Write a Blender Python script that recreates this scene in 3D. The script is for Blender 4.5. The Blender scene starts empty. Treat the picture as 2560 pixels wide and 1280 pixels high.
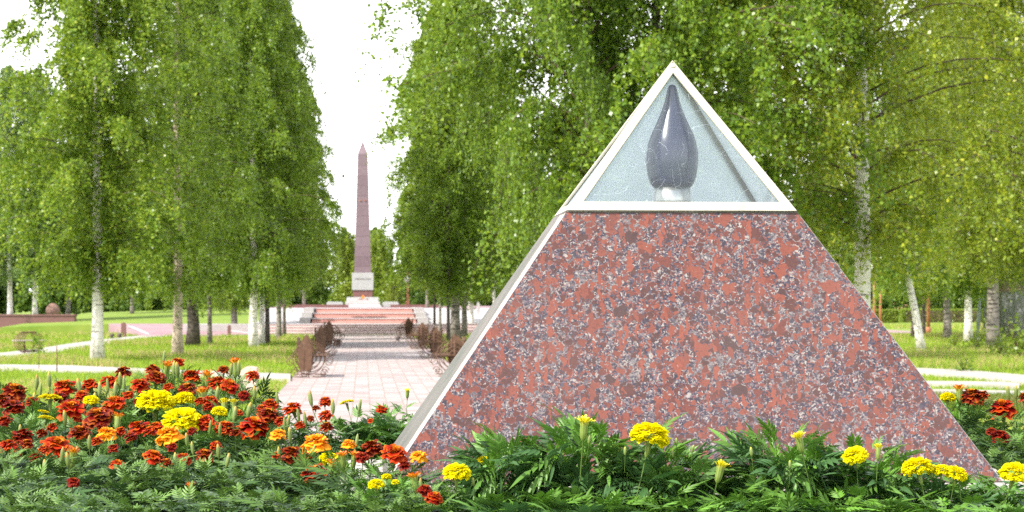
import bpy, bmesh, math, random
import numpy as np
from mathutils import Vector, Matrix, Euler

random.seed(7)
R = math.radians
SC = bpy.context.scene
COL = SC.collection

# ------------------------------------------------------------------ camera
CAMH, F, HY, VPX = 1.63, 5600.0, 752.0, 908.0
cam = bpy.data.cameras.new('camera')
cam.sensor_width = 36.0
cam.lens = F / 2560 * 36
cam.shift_y = (HY - 640) / 2560
cam.clip_start, cam.clip_end = 0.05, 5000
cam.dof.use_dof = True
cam.dof.focus_distance = 3.95
cam.dof.aperture_fstop = 22
co = bpy.data.objects.new('camera', cam)
co.location = (0, 0, CAMH)
co.rotation_euler = (R(90), 0, 0)
COL.objects.link(co)
SC.camera = co


def P(px, py, d):
    """world point at depth d that the photograph shows at px, py"""
    return Vector(((px - 1280) / F * d, d, CAMH - (py - HY) / F * d))


def G(px, py):
    """ground point seen at px, py"""
    v = CAMH * F / (py - HY)
    return Vector(((px - 1280) / F * v, v, 0))


TH = math.atan(372 / F)          # the avenue runs this far left of the view axis
AX = Vector((0.37, 0, 0))
AD = Vector((-math.sin(TH), math.cos(TH), 0))
AN = Vector((math.cos(TH), math.sin(TH), 0))


def W(u, v, z=0):
    p = AX + AD * v + AN * u
    return Vector((p.x, p.y, z))


# ------------------------------------------------------------------ light
SUN_EL, SUN_AZ = 46, -126        # azimuth from +Y, clockwise
sd = Vector((math.sin(R(SUN_AZ)) * math.cos(R(SUN_EL)), math.cos(R(SUN_AZ)) * math.cos(R(SUN_EL)), math.sin(R(SUN_EL))))
sun = bpy.data.lights.new('sun', 'SUN')
sun.energy = 3.9
sun.angle = R(0.55)
sun.color = (1.0, 0.955, 0.89)
so = bpy.data.objects.new('sun', sun)
so.rotation_euler = (-sd).to_track_quat('-Z', 'Y').to_euler()
COL.objects.link(so)
wd = bpy.data.worlds.new('World')
SC.world = wd
wd.use_nodes = True
nt = wd.node_tree
nt.nodes.clear()
sk = nt.nodes.new('ShaderNodeTexSky')
sk.sky_type = 'NISHITA'
sk.sun_disc = False
sk.sun_elevation = R(SUN_EL)
sk.sun_rotation = R(SUN_AZ)
sk.dust_density = 2.5
sk.ozone_density = 1.0
bg = nt.nodes.new('ShaderNodeBackground')
bg.inputs['Strength'].default_value = 0.15
ow = nt.nodes.new('ShaderNodeOutputWorld')
# bright white summer cloud, thick towards the horizon, thinner overhead
wc = nt.nodes.new('ShaderNodeTexCoord')
wz = nt.nodes.new('ShaderNodeSeparateXYZ')
nt.links.new(wc.outputs['Generated'], wz.inputs[0])
wr = nt.nodes.new('ShaderNodeValToRGB')
wr.color_ramp.elements[0].position = .12
wr.color_ramp.elements[0].color = (1, 1, 1, 1)
wr.color_ramp.elements[1].position = .75
wr.color_ramp.elements[1].color = (.22, .22, .22, 1)
nt.links.new(wz.outputs[2], wr.inputs[0])
wn_ = nt.nodes.new('ShaderNodeTexNoise')
wn_.inputs['Scale'].default_value = 3.5
wn_.inputs['Detail'].default_value = 5
nt.links.new(wc.outputs['Generated'], wn_.inputs['Vector'])
wm = nt.nodes.new('ShaderNodeMix')
wm.data_type = 'RGBA'
cl = nt.nodes.new('ShaderNodeValToRGB')
cl.color_ramp.elements[0].position = .3
cl.color_ramp.elements[0].color = (8.6, 8.9, 9.4, 1)
cl.color_ramp.elements[1].position = .6
cl.color_ramp.elements[1].color = (10.8, 10.8, 10.9, 1)
nt.links.new(wn_.outputs['Fac'], cl.inputs[0])
nt.links.new(wr.outputs[0], wm.inputs[0])
nt.links.new(sk.outputs[0], wm.inputs[6])
nt.links.new(cl.outputs[0], wm.inputs[7])
nt.links.new(wm.outputs[2], bg.inputs[0])
nt.links.new(bg.outputs[0], ow.inputs[0])
SC.view_settings.view_transform = 'Standard'
SC.view_settings.look = 'None'
SC.view_settings.exposure = 1.12
SC.view_settings.gamma = 1.0
SC.cycles.max_bounces = 8
SC.cycles.diffuse_bounces = 4
SC.cycles.glossy_bounces = 3
SC.cycles.transmission_bounces = 6
SC.cycles.transparent_max_bounces = 12
SC.cycles.caustics_reflective = False
SC.cycles.caustics_refractive = False
SC.cycles.use_denoising = False
SC.cycles.sample_clamp_indirect = 2.5

# ------------------------------------------------------------------ materials


class NB:
    def __init__(self, name):
        self.m = bpy.data.materials.new(name)
        self.m.use_nodes = True
        self.t = self.m.node_tree
        self.t.nodes.clear()
        self.out = self.n('ShaderNodeOutputMaterial')

    def n(self, ty, **kw):
        nd = self.t.nodes.new(ty)
        for k, v in kw.items():
            setattr(nd, k, v)
        return nd

    def l(self, a, b):
        self.t.links.new(a, b)

    def val(self, sock, v):
        if hasattr(v, 'is_output') or hasattr(v, 'links'):
            self.l(v, sock)
        else:
            if isinstance(v, tuple) and len(v) == 3 and sock.type == 'RGBA':
                v = (*v, 1)
            sock.default_value = v

    def coord(self, which='Object', scale=(1, 1, 1), rot=(0, 0, 0)):
        c = self.n('ShaderNodeTexCoord')
        mp = self.n('ShaderNodeMapping')
        mp.inputs['Scale'].default_value = scale
        mp.inputs['Rotation'].default_value = rot
        self.l(c.outputs[which], mp.inputs[0])
        return mp.outputs[0]

    def noise(self, vec, scale, detail=4, rough=.55, out='Fac'):
        a = self.n('ShaderNodeTexNoise')
        self.l(vec, a.inputs['Vector'])
        a.inputs['Scale'].default_value = scale
        a.inputs['Detail'].default_value = detail
        a.inputs['Roughness'].default_value = rough
        return a.outputs[out]

    def voro(self, vec, scale, feature='F1', out='Color', rnd=1.0):
        a = self.n('ShaderNodeTexVoronoi', feature=feature)
        self.l(vec, a.inputs['Vector'])
        a.inputs['Scale'].default_value = scale
        a.inputs['Randomness'].default_value = rnd
        return a.outputs[out]

    def ramp(self, fac, stops, interp='LINEAR'):
        a = self.n('ShaderNodeValToRGB')
        a.color_ramp.interpolation = interp
        e = a.color_ramp.elements
        while len(e) < len(stops):
            e.new(.5)
        for i, (p, c) in enumerate(stops):
            e[i].position = p
            e[i].color = (*c, 1) if len(c) == 3 else c
        self.l(fac, a.inputs[0])
        return a.outputs[0]

    def mix(self, fac, a, b, mode='MIX'):
        m = self.n('ShaderNodeMix', data_type='RGBA', blend_type=mode)
        self.val(m.inputs[0], fac)
        self.val(m.inputs[6], a)
        self.val(m.inputs[7], b)
        return m.outputs[2]

    def math(self, op, a, b=0.0, clamp=False):
        m = self.n('ShaderNodeMath', operation=op, use_clamp=clamp)
        self.val(m.inputs[0], a)
        self.val(m.inputs[1], b)
        return m.outputs[0]

    def bsdf(self, col, rough=.6, spec=.5, metal=0.0, normal=None):
        b = self.n('ShaderNodeBsdfPrincipled')
        self.val(b.inputs['Base Color'], col)
        self.val(b.inputs['Roughness'], rough)
        b.inputs['Specular IOR Level'].default_value = spec
        b.inputs['Metallic'].default_value = metal
        if normal is not None:
            self.l(normal, b.inputs['Normal'])
        return b.outputs[0]

    def bump(self, h, strength=.3, dist=.01):
        b = self.n('ShaderNodeBump')
        b.inputs['Strength'].default_value = strength
        b.inputs['Distance'].default_value = dist
        self.l(h, b.inputs['Height'])
        return b.outputs[0]

    def mixs(self, fac, a, b):
        m = self.n('ShaderNodeMixShader')
        self.val(m.inputs[0], fac)
        self.l(a, m.inputs[1])
        self.l(b, m.inputs[2])
        return m.outputs[0]

    def end(self, s):
        self.l(s, self.out.inputs[0])
        return self.m


def mat_plain(name, c1, c2, scale=8, rough=.7, spec=.4, metal=0.0, bump=.2, bdist=.005, stretch=(1, 1, 1)):
    b = NB(name)
    v = b.coord('Object', stretch)
    n = b.noise(v, scale, 6, .65)
    c = b.ramp(n, [(.3, c1), (.7, c2)])
    return b.end(b.bsdf(c, rough, spec, metal, b.bump(b.noise(v, scale * 4, 4), bump, bdist)))


def mat_leaf(name, stops, rough=.36, spec=.42, trans=.38, tcol=(.30, .42, .03), patch=None):
    """leaf: colour varies leaf by leaf and tree by tree, lets light through"""
    b = NB(name)
    g = b.n('ShaderNodeNewGeometry')
    oi = b.n('ShaderNodeObjectInfo')
    r = b.math('ADD', b.math('MULTIPLY', g.outputs['Random Per Island'], .75), b.math('MULTIPLY', oi.outputs['Random'], .25))
    c = b.ramp(r, stops)
    if patch:
        n = b.noise(b.coord('Object'), .55, 3)
        c = b.mix(b.ramp(n, [(.52, (0, 0, 0)), (.68, (1, 1, 1))]), c, patch)
    p = b.bsdf(c, rough, spec)
    t = b.n('ShaderNodeBsdfTranslucent')
    b.l(b.mix(.5, c, tcol), t.inputs[0])
    return b.end(b.mixs(trans, p, t.outputs[0]))


def mat_attr(name, rough=.5, spec=.4, trans=.25, gain=1.0):
    """colour pattern carried by the mesh (petals, calyxes, leaflets)"""
    b = NB(name)
    a = b.n('ShaderNodeVertexColor', layer_name='Col')
    g = b.n('ShaderNodeNewGeometry')
    hv = b.n('ShaderNodeHueSaturation')
    b.l(a.outputs[0], hv.inputs['Color'])
    b.l(b.math('ADD', b.math('MULTIPLY', g.outputs['Random Per Island'], .5 * gain), .78), hv.inputs['Value'])
    p = b.bsdf(hv.outputs[0], rough, spec)
    t = b.n('ShaderNodeBsdfTranslucent')
    b.l(hv.outputs[0], t.inputs[0])
    return b.end(b.mixs(trans, p, t.outputs[0]))


def mat_granite():
    b = NB('red_granite')
    v0 = b.coord('Object')
    nz = b.n('ShaderNodeTexNoise')
    b.l(v0, nz.inputs['Vector'])
    nz.inputs['Scale'].default_value = 95
    nz.inputs['Detail'].default_value = 3
    sub = b.n('ShaderNodeVectorMath', operation='SUBTRACT')
    b.l(nz.outputs['Color'], sub.inputs[0])
    sub.inputs[1].default_value = (.5, .5, .5)
    sca = b.n('ShaderNodeVectorMath', operation='SCALE')
    b.l(sub.outputs[0], sca.inputs[0])
    sca.inputs['Scale'].default_value = .016
    add = b.n('ShaderNodeVectorMath', operation='ADD')
    b.l(v0, add.inputs[0])
    b.l(sca.outputs[0], add.inputs[1])
    v = add.outputs[0]
    fine = b.n('ShaderNodeSeparateColor')
    b.l(b.voro(v, 350), fine.inputs[0])
    ground = b.ramp(fine.outputs[0], [(0, (.020, .020, .032)), (.30, (.044, .040, .056)), (.50, (.10, .083, .098)), (.61, (.16, .062, .052)), (.74, (.15, .132, .128)), (.88, (.25, .23, .21))], 'CONSTANT')
    # light felspar drifts: whitish grains gather in places
    dr = b.ramp(b.noise(v, 16, 3), [(.54, (0, 0, 0)), (.66, (1, 1, 1))])
    lt = b.ramp(fine.outputs[1], [(0, (.05, .048, .058)), (.4, (.15, .142, .133)), (.75, (.26, .245, .225))], 'CONSTANT')
    ground = b.mix(b.math('MULTIPLY', dr, .5), ground, lt)

    def patches(scale, stretch, rot, lo, seedmul):
        mp = b.n('ShaderNodeMapping')
        mp.inputs['Scale'].default_value = stretch
        mp.inputs['Rotation'].default_value = rot
        mp.inputs['Location'].default_value = (seedmul, seedmul * .7, seedmul * .3)
        b.l(v, mp.inputs[0])
        cell = b.n('ShaderNodeSeparateColor')
        b.l(b.voro(mp.outputs[0], scale), cell.inputs[0])
        edge = b.voro(mp.outputs[0], scale, 'DISTANCE_TO_EDGE', 'Distance')
        m = b.math('MULTIPLY', b.math('GREATER_THAN', cell.outputs[0], lo), b.math('GREATER_THAN', edge, .085))
        col = b.ramp(cell.outputs[1], [(0, (.042, .022, .020)), (.3, (.072, .025, .019)), (.58, (.110, .032, .022)), (.85, (.160, .047, .029))])
        return m, col
    m1, c1 = patches(74, (1, 1, 1.15), (0, .5, 0), .56, 0)
    m2, c2 = patches(150, (1, 1, .62), (0, .6, 0), .54, 3.1)
    m3, c3 = patches(46, (2.6, 1, .7), (0, -.35, 0), .83, 7.7)
    m4, c4 = patches(40, (1, 1, 1.1), (0, .2, 0), .88, 5.3)
    # grains of the groundmass break into the felspar crystals
    gr = b.math('GREATER_THAN', b.noise(v, 210, 2, .6), .43)
    g2 = b.math('GREATER_THAN', b.noise(v, 170, 2, .6), .37)
    c = b.mix(b.math('MULTIPLY', m2, gr), ground, c2)
    c = b.mix(b.math('MULTIPLY', m1, g2), c, c1)
    c = b.mix(b.math('MULTIPLY', m4, b.math('GREATER_THAN', b.noise(v, 120, 2, .6), .34)), c, c4)
    c = b.mix(m3, c, b.mix(.6, c3, (.20, .058, .036)))
    mott = b.ramp(b.noise(v, 260, 4, .75), [(.32, (.42, .38, .42)), (.52, (1, 1, 1)), (.75, (1.0, .93, .88))])
    c = b.mix(.75, c, mott, 'MULTIPLY')
    hs = b.n('ShaderNodeHueSaturation')
    hs.inputs['Saturation'].default_value = 1.04
    hs.inputs['Value'].default_value = 1.14
    b.l(c, hs.inputs['Color'])
    c = hs.outputs[0]
    grain = b.noise(v0, 420, 3, .7)
    c = b.mix(.30, c, b.ramp(grain, [(.3, (.22, .21, .24)), (.7, (.58, .54, .53))]), 'OVERLAY')
    # dull lime bloom of weathering
    wear = b.ramp(b.noise(b.coord('Object', (1, 1, .6)), 6, 5, .6), [(.35, (0, 0, 0)), (.8, (.14, .14, .14))])
    c = b.mix(b.math('ADD', wear, .06), c, (.20, .155, .145))
    return b.end(b.bsdf(c, .30, .30, 0, b.bump(grain, .06, .002)))


def mat_glass(name, h0, h1):
    b = NB(name)
    v = b.coord('Object')
    haze = b.ramp(b.noise(v, 9, 5, .6), [(.3, (h0,) * 3), (.75, (h1,) * 3)])
    sc = None
    for k, (s, st, ro, th) in enumerate(((14, (1, 1, .30), .5, .0022), (17, (.36, 1, 1), -.25, .002), (20, (1, 1, .35), -.8, .0024), (19, (.4, 1, 1), .3, .002), (26, (1, 1, .2), 1.1, .003), (40, (.3, 1, 1), .1, .004))):
        mp = b.n('ShaderNodeMapping')
        mp.inputs['Scale'].default_value = st
        mp.inputs['Rotation'].default_value = (0, ro, 0)
        mp.inputs['Location'].default_value = (k * 3.3, k * 1.7, k)
        b.l(v, mp.inputs[0])
        n = b.noise(mp.outputs[0], s, 1.5, .4)
        line = b.math('LESS_THAN', b.math('ABSOLUTE', b.math('SUBTRACT', n, .5 + .03 * k)), th * .55)
        gate = b.math('GREATER_THAN', b.noise(mp.outputs[0], s * 2.1, 2), .53)
        line = b.math('MULTIPLY', line, gate)
        sc = line if sc is None else b.math('MAXIMUM', sc, line)
    fac = b.math('MAXIMUM', haze, b.math('MULTIPLY', sc, .42))
    tr = b.n('ShaderNodeBsdfTransparent')
    tr.inputs[0].default_value = (.93, .97, .97, 1)
    d = b.n('ShaderNodeBsdfDiffuse')
    d.inputs[0].default_value = (.68, .76, .80, 1)
    tl = b.n('ShaderNodeBsdfTranslucent')
    tl.inputs[0].default_value = (.76, .84, .88, 1)
    dd = b.mixs(.45, d.outputs[0], tl.outputs[0])
    body = b.mixs(fac, tr.outputs[0], dd)
    gl = b.n('ShaderNodeBsdfGlossy')
    gl.inputs['Roughness'].default_value = .08
    lw = b.n('ShaderNodeLayerWeight')
    lw.inputs[0].default_value = .5
    fc = b.math('ADD', b.math('MULTIPLY', b.math('POWER', lw.outputs['Facing'], 4.0), .5), .04)
    return b.end(b.mixs(fc, body, gl.outputs[0]))


def mat_bark(name, white, dark, amount=.5, grime=(.16, .13, .10)):
    b = NB(name)
    v = b.coord('Object', (1, 1, 6))
    n1 = b.noise(v, 3.2, 5, .6)
    marks = b.ramp(n1, [(amount, (0, 0, 0)), (amount + .07, (1, 1, 1))])
    v2 = b.coord('Object', (1, 1, 1))
    n2 = b.noise(v2, 3.5, 5, .7)
    base = b.ramp(n2, [(.3, white), (.75, tuple(.72 * x for x in white))])
    c = b.mix(marks, base, dark)
    # rough dark bark towards the foot of the trunk, as on every old birch
    sp = b.n('ShaderNodeSeparateXYZ')
    b.l(v2, sp.inputs[0])
    foot = b.math('SUBTRACT', .75, b.math('MULTIPLY', sp.outputs[2], .8), True)
    crack = b.ramp(b.noise(b.coord('Object', (3, 3, 1)), 4, 5, .7), [(.5, (0, 0, 0)), (.62, (1, 1, 1))])
    c = b.mix(b.math('MULTIPLY', foot, crack), c, grime)
    return b.end(b.bsdf(c, .8, .25, 0, b.bump(n1, .35, .02)))


def mat_paving(name, c1, c2, mortar, bw, rh, fac_noise=.4):
    b = NB(name)
    v = b.coord('Object', rot=(0, 0, R(90)))
    t = b.n('ShaderNodeTexBrick')
    t.offset = .5
    b.l(v, t.inputs['Vector'])
    t.inputs['Color1'].default_value = (*c1, 1)
    t.inputs['Color2'].default_value = (*c2, 1)
    t.inputs['Mortar'].default_value = (*mortar, 1)
    t.inputs['Scale'].default_value = 1
    t.inputs['Mortar Size'].default_value = .012
    t.inputs['Mortar Smooth'].default_value = .2
    t.inputs['Brick Width'].default_value = bw
    t.inputs['Row Height'].default_value = rh
    # bands of pinker rows laid across the walk
    n = b.noise(b.coord('Object', (.15, 1, 1)), 1.1, 2)
    c = b.mix(b.math('MULTIPLY', b.ramp(n, [(.5, (0, 0, 0)), (.56, (1, 1, 1))]), .5), t.outputs[0], (.30, .205, .19))
    g = b.noise(b.coord('Object'), 2.2, 7, .75)
    c = b.mix(fac_noise, c, b.ramp(g, [(.3, (.30, .28, .25)), (.7, (.85, .82, .78))]), 'OVERLAY')
    return b.end(b.bsdf(c, .8, .3, 0, b.bump(t.outputs['Fac'], -.4, .004)))


M = {}
M['granite'] = mat_granite()
M['slab_edge'] = mat_plain('weathered_edge', (.22, .19, .17), (.40, .37, .34), 60, .75, .3, bump=.4, bdist=.003)
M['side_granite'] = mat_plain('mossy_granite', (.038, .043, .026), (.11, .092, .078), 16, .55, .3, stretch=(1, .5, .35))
M['frame_white'] = mat_plain('old_white_paint', (.33, .31, .24), (.44, .42, .36), 16, .6, .3, bump=.3)
M['gasket'] = mat_plain('dark_seal', (.05, .04, .04), (.12, .10, .09), 30, .8)
M['glass'] = mat_glass('scratched_acrylic', .05, .11)
M['glass_milky'] = mat_glass('milky_acrylic', .72, .86)
_unused = None
M['enamel_'] = mat_plain('blue_grey_enamel', (.012, .012, .026), (.022, .021, .040), 40, .22, .6, bump=0)
M['steel'] = mat_plain('brushed_steel', (.34, .335, .31), (.46, .45, .42), 20, .3, .5, .9, .1, .001, (30, 30, 1))
M['soil'] = mat_plain('dark_soil', (.018, .012, .008), (.05, .035, .024), 30, .95, .1, bump=1, bdist=.02)
M['lawn'] = mat_plain('lawn_ground', (.11, .185, .022), (.20, .25, .05), .35, .95, .1, bump=.6, bdist=.03)
M['path'] = mat_paving('walk_paving', (.235, .180, .175), (.30, .285, .275), (.185, .16, .135), .52, .265)
M['pink_paving'] = mat_paving('pink_paving', (.245, .15, .17), (.28, .18, .20), (.2, .14, .15), .8, .4, .2)
M['concrete'] = mat_plain('pale_concrete', (.27, .25, .22), (.38, .355, .32), 2.2, .85, .3)
M['white_stone'] = mat_plain('white_stone', (0.320, 0.296, 0.288), (0.400, 0.380, 0.368), 1.5, .8, .3)
M['riser'] = mat_plain('red_stair_granite', (.44, .225, .19), (.52, .29, .25), 3, .7, .3)
M['brown_granite'] = mat_plain('brown_granite', (.125, .058, .052), (.18, .085, .075), 9, .5, .4)
M['ob_granite'] = None
M['grey_marble'] = mat_plain('grey_marble', (0.273, 0.285, 0.273), (0.372, 0.378, 0.360), 5, .6, .4)
M['lettering'] = mat_plain('dark_lettering', (.12, .11, .10), (.2, .19, .18), 9, .6)
M['rust'] = mat_plain('rusty_iron', (0.066, 0.033, 0.018), (0.133, 0.066, 0.035), 14, .65, .4)
M['rust_post'] = mat_plain('rust_orange_paint', (.30, .11, .05), (.42, .17, .08), 6, .6)
M['lamp_glass'] = mat_plain('milky_lamp_glass', (.75, .74, .72), (.82, .81, .8), 5, .3)
M['pole'] = mat_plain('grey_galvanised', (.25, .28, .32), (.36, .39, .43), 6, .5, .5, .3)
M['bark'] = mat_bark('white_birch_bark', (.74, .69, .63), (.075, .06, .05), .585)
M['bark_tan'] = mat_bark('tan_birch_bark', (.50, .40, .31), (.10, .075, .055), .57)
M['bark_grey'] = mat_bark('grey_birch_bark', (.27, .235, .205), (.06, .05, .042), .52)
M['bark_dark'] = mat_bark('dark_birch_bark', (.12, .095, .08), (.035, .028, .024), .50)
M['twig'] = mat_plain('brown_twigs', (.055, .036, .026), (.13, .085, .065), 5, .85, .2)
LS = [(0, (.040, .088, .009)), (.3, (.088, .165, .015)), (.62, (.155, .250, .022)), (.86, (.255, .335, .034)), (1, (.44, .46, .048))]
M['leaf'] = mat_leaf('birch_leaf', LS, trans=.42, tcol=(.42, .54, .04))
M['leaf_yellow'] = mat_leaf('birch_leaf_yellowish', [(0, (.055, .108, .008)), (.4, (.140, .212, .016)), (.8, (.25, .315, .028)), (1, (.48, .46, .04))], trans=.42, tcol=(.48, .50, .03))
M['leaf_grey'] = mat_leaf('birch_leaf_greyish', [(0, (0.056, 0.104, 0.026)), (.5, (0.119, 0.200, 0.052)), (1, (0.224, 0.306, 0.095))], trans=.25)
M['leaf_far'] = mat_leaf('far_leaf', [(0, (0.054, 0.114, 0.019)), (.5, (0.102, 0.180, 0.029)), (1, (0.204, 0.276, 0.054))], rough=.6)
M['leaf_lime'] = mat_leaf('lime_leaf', [(0, (.10, .16, .012)), (.5, (.17, .24, .02)), (1, (.26, .31, .04))])
M['grass'] = mat_attr('grass_blade', .7, .2, .40, .9)
M['petal'] = mat_attr('petal', .55, .12, .25, .6)
M['petal_y'] = mat_attr('yellow_petal', .6, .12, .45, .3)
M['green'] = mat_attr('calyx_green', .5, .4, .12, .3)
M['foliage'] = mat_attr('marigold_leaflet', .42, .32, .22, 1.0)

b = NB('dark_enamel')
M['enamel'] = b.end(b.bsdf((.010, .011, .036), .22, .5))
b = NB('obelisk_granite')
v = b.coord('Object')
sp = b.n('ShaderNodeSeparateXYZ')
b.l(v, sp.inputs[0])
cr = b.math('FRACT', b.math('MULTIPLY', sp.outputs[2], 1 / .62))
row = b.math('FLOOR', b.math('MULTIPLY', sp.outputs[2], 1 / .62))
wn = b.n('ShaderNodeTexWhiteNoise', noise_dimensions='1D')
b.l(row, wn.inputs['W'])
c = b.ramp(wn.outputs[0], [(0, (.115, .086, .098)), (1, (.165, .128, .142))])
c = b.mix(.35, c, b.ramp(b.noise(v, 9, 5, .7), [(.3, (.08, .045, .05)), (.7, (.26, .17, .18))]))
c = b.mix(b.math('LESS_THAN', cr, .035), c, (.08, .05, .055))
M['ob_granite'] = b.end(b.bsdf(c, .45, .4))

b = NB('flame')
e = b.n('ShaderNodeEmission')
e.inputs[0].default_value = (1, .28, .04, 1)
e.inputs[1].default_value = .9
M['flame'] = b.end(e.outputs[0])

b = NB('banded_concrete')
v = b.coord('Object')
sp = b.n('ShaderNodeSeparateXYZ')
b.l(v, sp.inputs[0])
hh = b.math('ADD', sp.outputs[2], b.math('MULTIPLY', b.noise(v, 1.2, 4), .15))
c = b.ramp(b.math('MULTIPLY', hh, .1), [(0, (.26, .265, .28)), (.205, (.28, .21, .205)), (.27, (.36, .35, .34)), (.282, (.14, .14, .14))], 'CONSTANT')
c = b.mix(.35, c, b.ramp(b.noise(b.coord('Object', (1, 1, .25)), 2.5, 6, .7), [(.3, (.3, .26, .24)), (.7, (.7, .68, .66))]), 'OVERLAY')
ru = b.ramp(b.noise(v, 1.6, 3), [(.66, (0, 0, 0)), (.7, (1, 1, 1))])
c = b.mix(b.math('MULTIPLY', ru, .6), c, (.30, .13, .08))
M['tower'] = b.end(b.bsdf(c, .85, .25))

# ------------------------------------------------------------------ mesh helpers


def link(o, parent=None):
    COL.objects.link(o)
    if parent is not None:
        o.parent = parent
    return o


def np_mesh(name, verts, faces, mats, col=None, smooth=False, midx=None):
    """verts (n,3), faces (m,k) with one k"""
    me = bpy.data.meshes.new(name)
    verts = np.asarray(verts, dtype=np.float32)
    faces = np.asarray(faces, dtype=np.int32)
    k = faces.shape[1]
    me.vertices.add(len(verts))
    me.vertices.foreach_set('co', verts.ravel())
    me.loops.add(faces.size)
    me.loops.foreach_set('vertex_index', faces.ravel())
    me.polygons.add(len(faces))
    me.polygons.foreach_set('loop_start', np.arange(0, faces.size, k, dtype=np.int32))
    me.polygons.foreach_set('loop_total', np.full(len(faces), k, dtype=np.int32))
    if smooth:
        me.polygons.foreach_set('use_smooth', np.ones(len(faces), dtype=bool))
    if midx is not None:
        me.polygons.foreach_set('material_index', np.asarray(midx, dtype=np.int32))
    me.update(calc_edges=True)
    if col is not None:
        a = me.color_attributes.new('Col', 'FLOAT_COLOR', 'POINT')
        cc = np.ones((len(verts), 4), dtype=np.float32)
        cc[:, :3] = col
        a.data.foreach_set('color', cc.ravel())
    for m in (mats if isinstance(mats, (list, tuple)) else [mats]):
        me.materials.append(m)
    return me


class MB:
    """collects simple solids into one mesh"""

    def __init__(self):
        self.v, self.f, self.mi, self.sm = [], [], [], []
        self.cur = 0

    def add(self, vs, fs, smooth=False):
        o = len(self.v)
        self.v += [tuple(x) for x in vs]
        for f in fs:
            self.f.append([i + o for i in f])
            self.mi.append(self.cur)
            self.sm.append(smooth)
        return self

    def box(self, x0, x1, y0, y1, z0, z1):
        v = [(x0, y0, z0), (x1, y0, z0), (x1, y1, z0), (x0, y1, z0), (x0, y0, z1), (x1, y0, z1), (x1, y1, z1), (x0, y1, z1)]
        return self.add(v, [(0, 3, 2, 1), (4, 5, 6, 7), (0, 1, 5, 4), (1, 2, 6, 5), (2, 3, 7, 6), (3, 0, 4, 7)])

    def frustum(self, w0, d0, z0, w1, d1, z1, c0=(0, 0), c1=(0, 0)):
        v = [(c0[0] + a * w0, c0[1] + b_ * d0, z0) for a, b_ in ((-1, -1), (1, -1), (1, 1), (-1, 1))]
        v += [(c1[0] + a * w1, c1[1] + b_ * d1, z1) for a, b_ in ((-1, -1), (1, -1), (1, 1), (-1, 1))]
        return self.add(v, [(0, 3, 2, 1), (4, 5, 6, 7), (0, 1, 5, 4), (1, 2, 6, 5), (2, 3, 7, 6), (3, 0, 4, 7)])

    def tube(self, pts, rad, n=8, cap=True, closed=False):
        pts = [Vector(p) for p in pts]
        m = len(pts)
        rads = rad if isinstance(rad, (list, tuple)) else [rad] * m
        vs, fs = [], []
        up = None
        for i, p in enumerate(pts):
            if closed:
                t = pts[(i + 1) % m] - pts[i - 1]
            else:
                t = pts[min(i + 1, m - 1)] - pts[max(i - 1, 0)]
            t.normalize()
            if up is None:
                up = Vector((0, 0, 1)) if abs(t.z) < .9 else Vector((1, 0, 0))
            a = t.cross(up)
            if a.length < 1e-4:
                a = t.cross(Vector((0, 1, 0)))
            a.normalize()
            up = a.cross(t)
            for k in range(n):
                an = 2 * math.pi * k / n
                vs.append(p + (a * math.cos(an) + up * math.sin(an)) * rads[i])
        for i in range(m if closed else m - 1):
            j = (i + 1) % m
            for k in range(n):
                fs.append((i * n + k, i * n + (k + 1) % n, j * n + (k + 1) % n, j * n + k))
        if cap and not closed:
            fs.append(tuple(range(n - 1, -1, -1)))
            fs.append(tuple((m - 1) * n + k for k in range(n)))
        return self.add(vs, fs, True)

    def lathe(self, prof, n=24, c=(0, 0, 0), rib=0.0, nrib=8):
        vs, fs = [], []
        for r, z in prof:
            for k in range(n):
                a = 2 * math.pi * k / n
                rr = r * (1 + rib * math.cos(a * nrib))
                vs.append((c[0] + rr * math.cos(a), c[1] + rr * math.sin(a), c[2] + z))
        for i in range(len(prof) - 1):
            for k in range(n):
                fs.append((i * n + k, i * n + (k + 1) % n, (i + 1) * n + (k + 1) % n, (i + 1) * n + k))
        fs.append(tuple(range(n - 1, -1, -1)))
        fs.append(tuple((len(prof) - 1) * n + k for k in range(n)))
        return self.add(vs, fs, True)

    def prism(self, outline, y0, y1):
        """outline in x,z extruded along y"""
        n = len(outline)
        vs = [(x, y0, z) for x, z in outline] + [(x, y1, z) for x, z in outline]
        fs = [tuple(range(n)), tuple(range(2 * n - 1, n - 1, -1))]
        for i in range(n):
            j = (i + 1) % n
            fs.append((i, i + n, j + n, j))
        return self.add(vs, fs)

    def build(self, name, mats, parent=None, bevel=0.0, loc=None, rz=None):
        me = bpy.data.meshes.new(name)
        me.from_pydata(self.v, [], self.f)
        for m in (mats if isinstance(mats, (list, tuple)) else [mats]):
            me.materials.append(m)
        me.polygons.foreach_set('material_index', self.mi)
        me.polygons.foreach_set('use_smooth', self.sm)
        bm = bmesh.new()
        bm.from_mesh(me)
        bmesh.ops.recalc_face_normals(bm, faces=bm.faces)
        bm.to_mesh(me)
        bm.free()
        me.update()
        o = bpy.data.objects.new(name, me)
        link(o, parent)
        if bevel:
            md = o.modifiers.new('bevel', 'BEVEL')
            md.width = bevel
            md.segments = 2
            md.limit_method = 'ANGLE'
            md.angle_limit = R(40)
        if loc is not None:
            o.location = loc
        if rz is not None:
            o.rotation_euler.z = rz
        return o


def tag(o, label=None, cat=None, group=None, kind=None):
    if label:
        o['label'] = label
    if cat:
        o['category'] = cat
    if group:
        o['group'] = group
    if kind:
        o['kind'] = kind
    return o


def empty(name, loc, rz=0.0):
    o = bpy.data.objects.new(name, None)
    o.empty_display_size = .1
    o.location = loc
    o.rotation_euler.z = rz
    return link(o)


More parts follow.
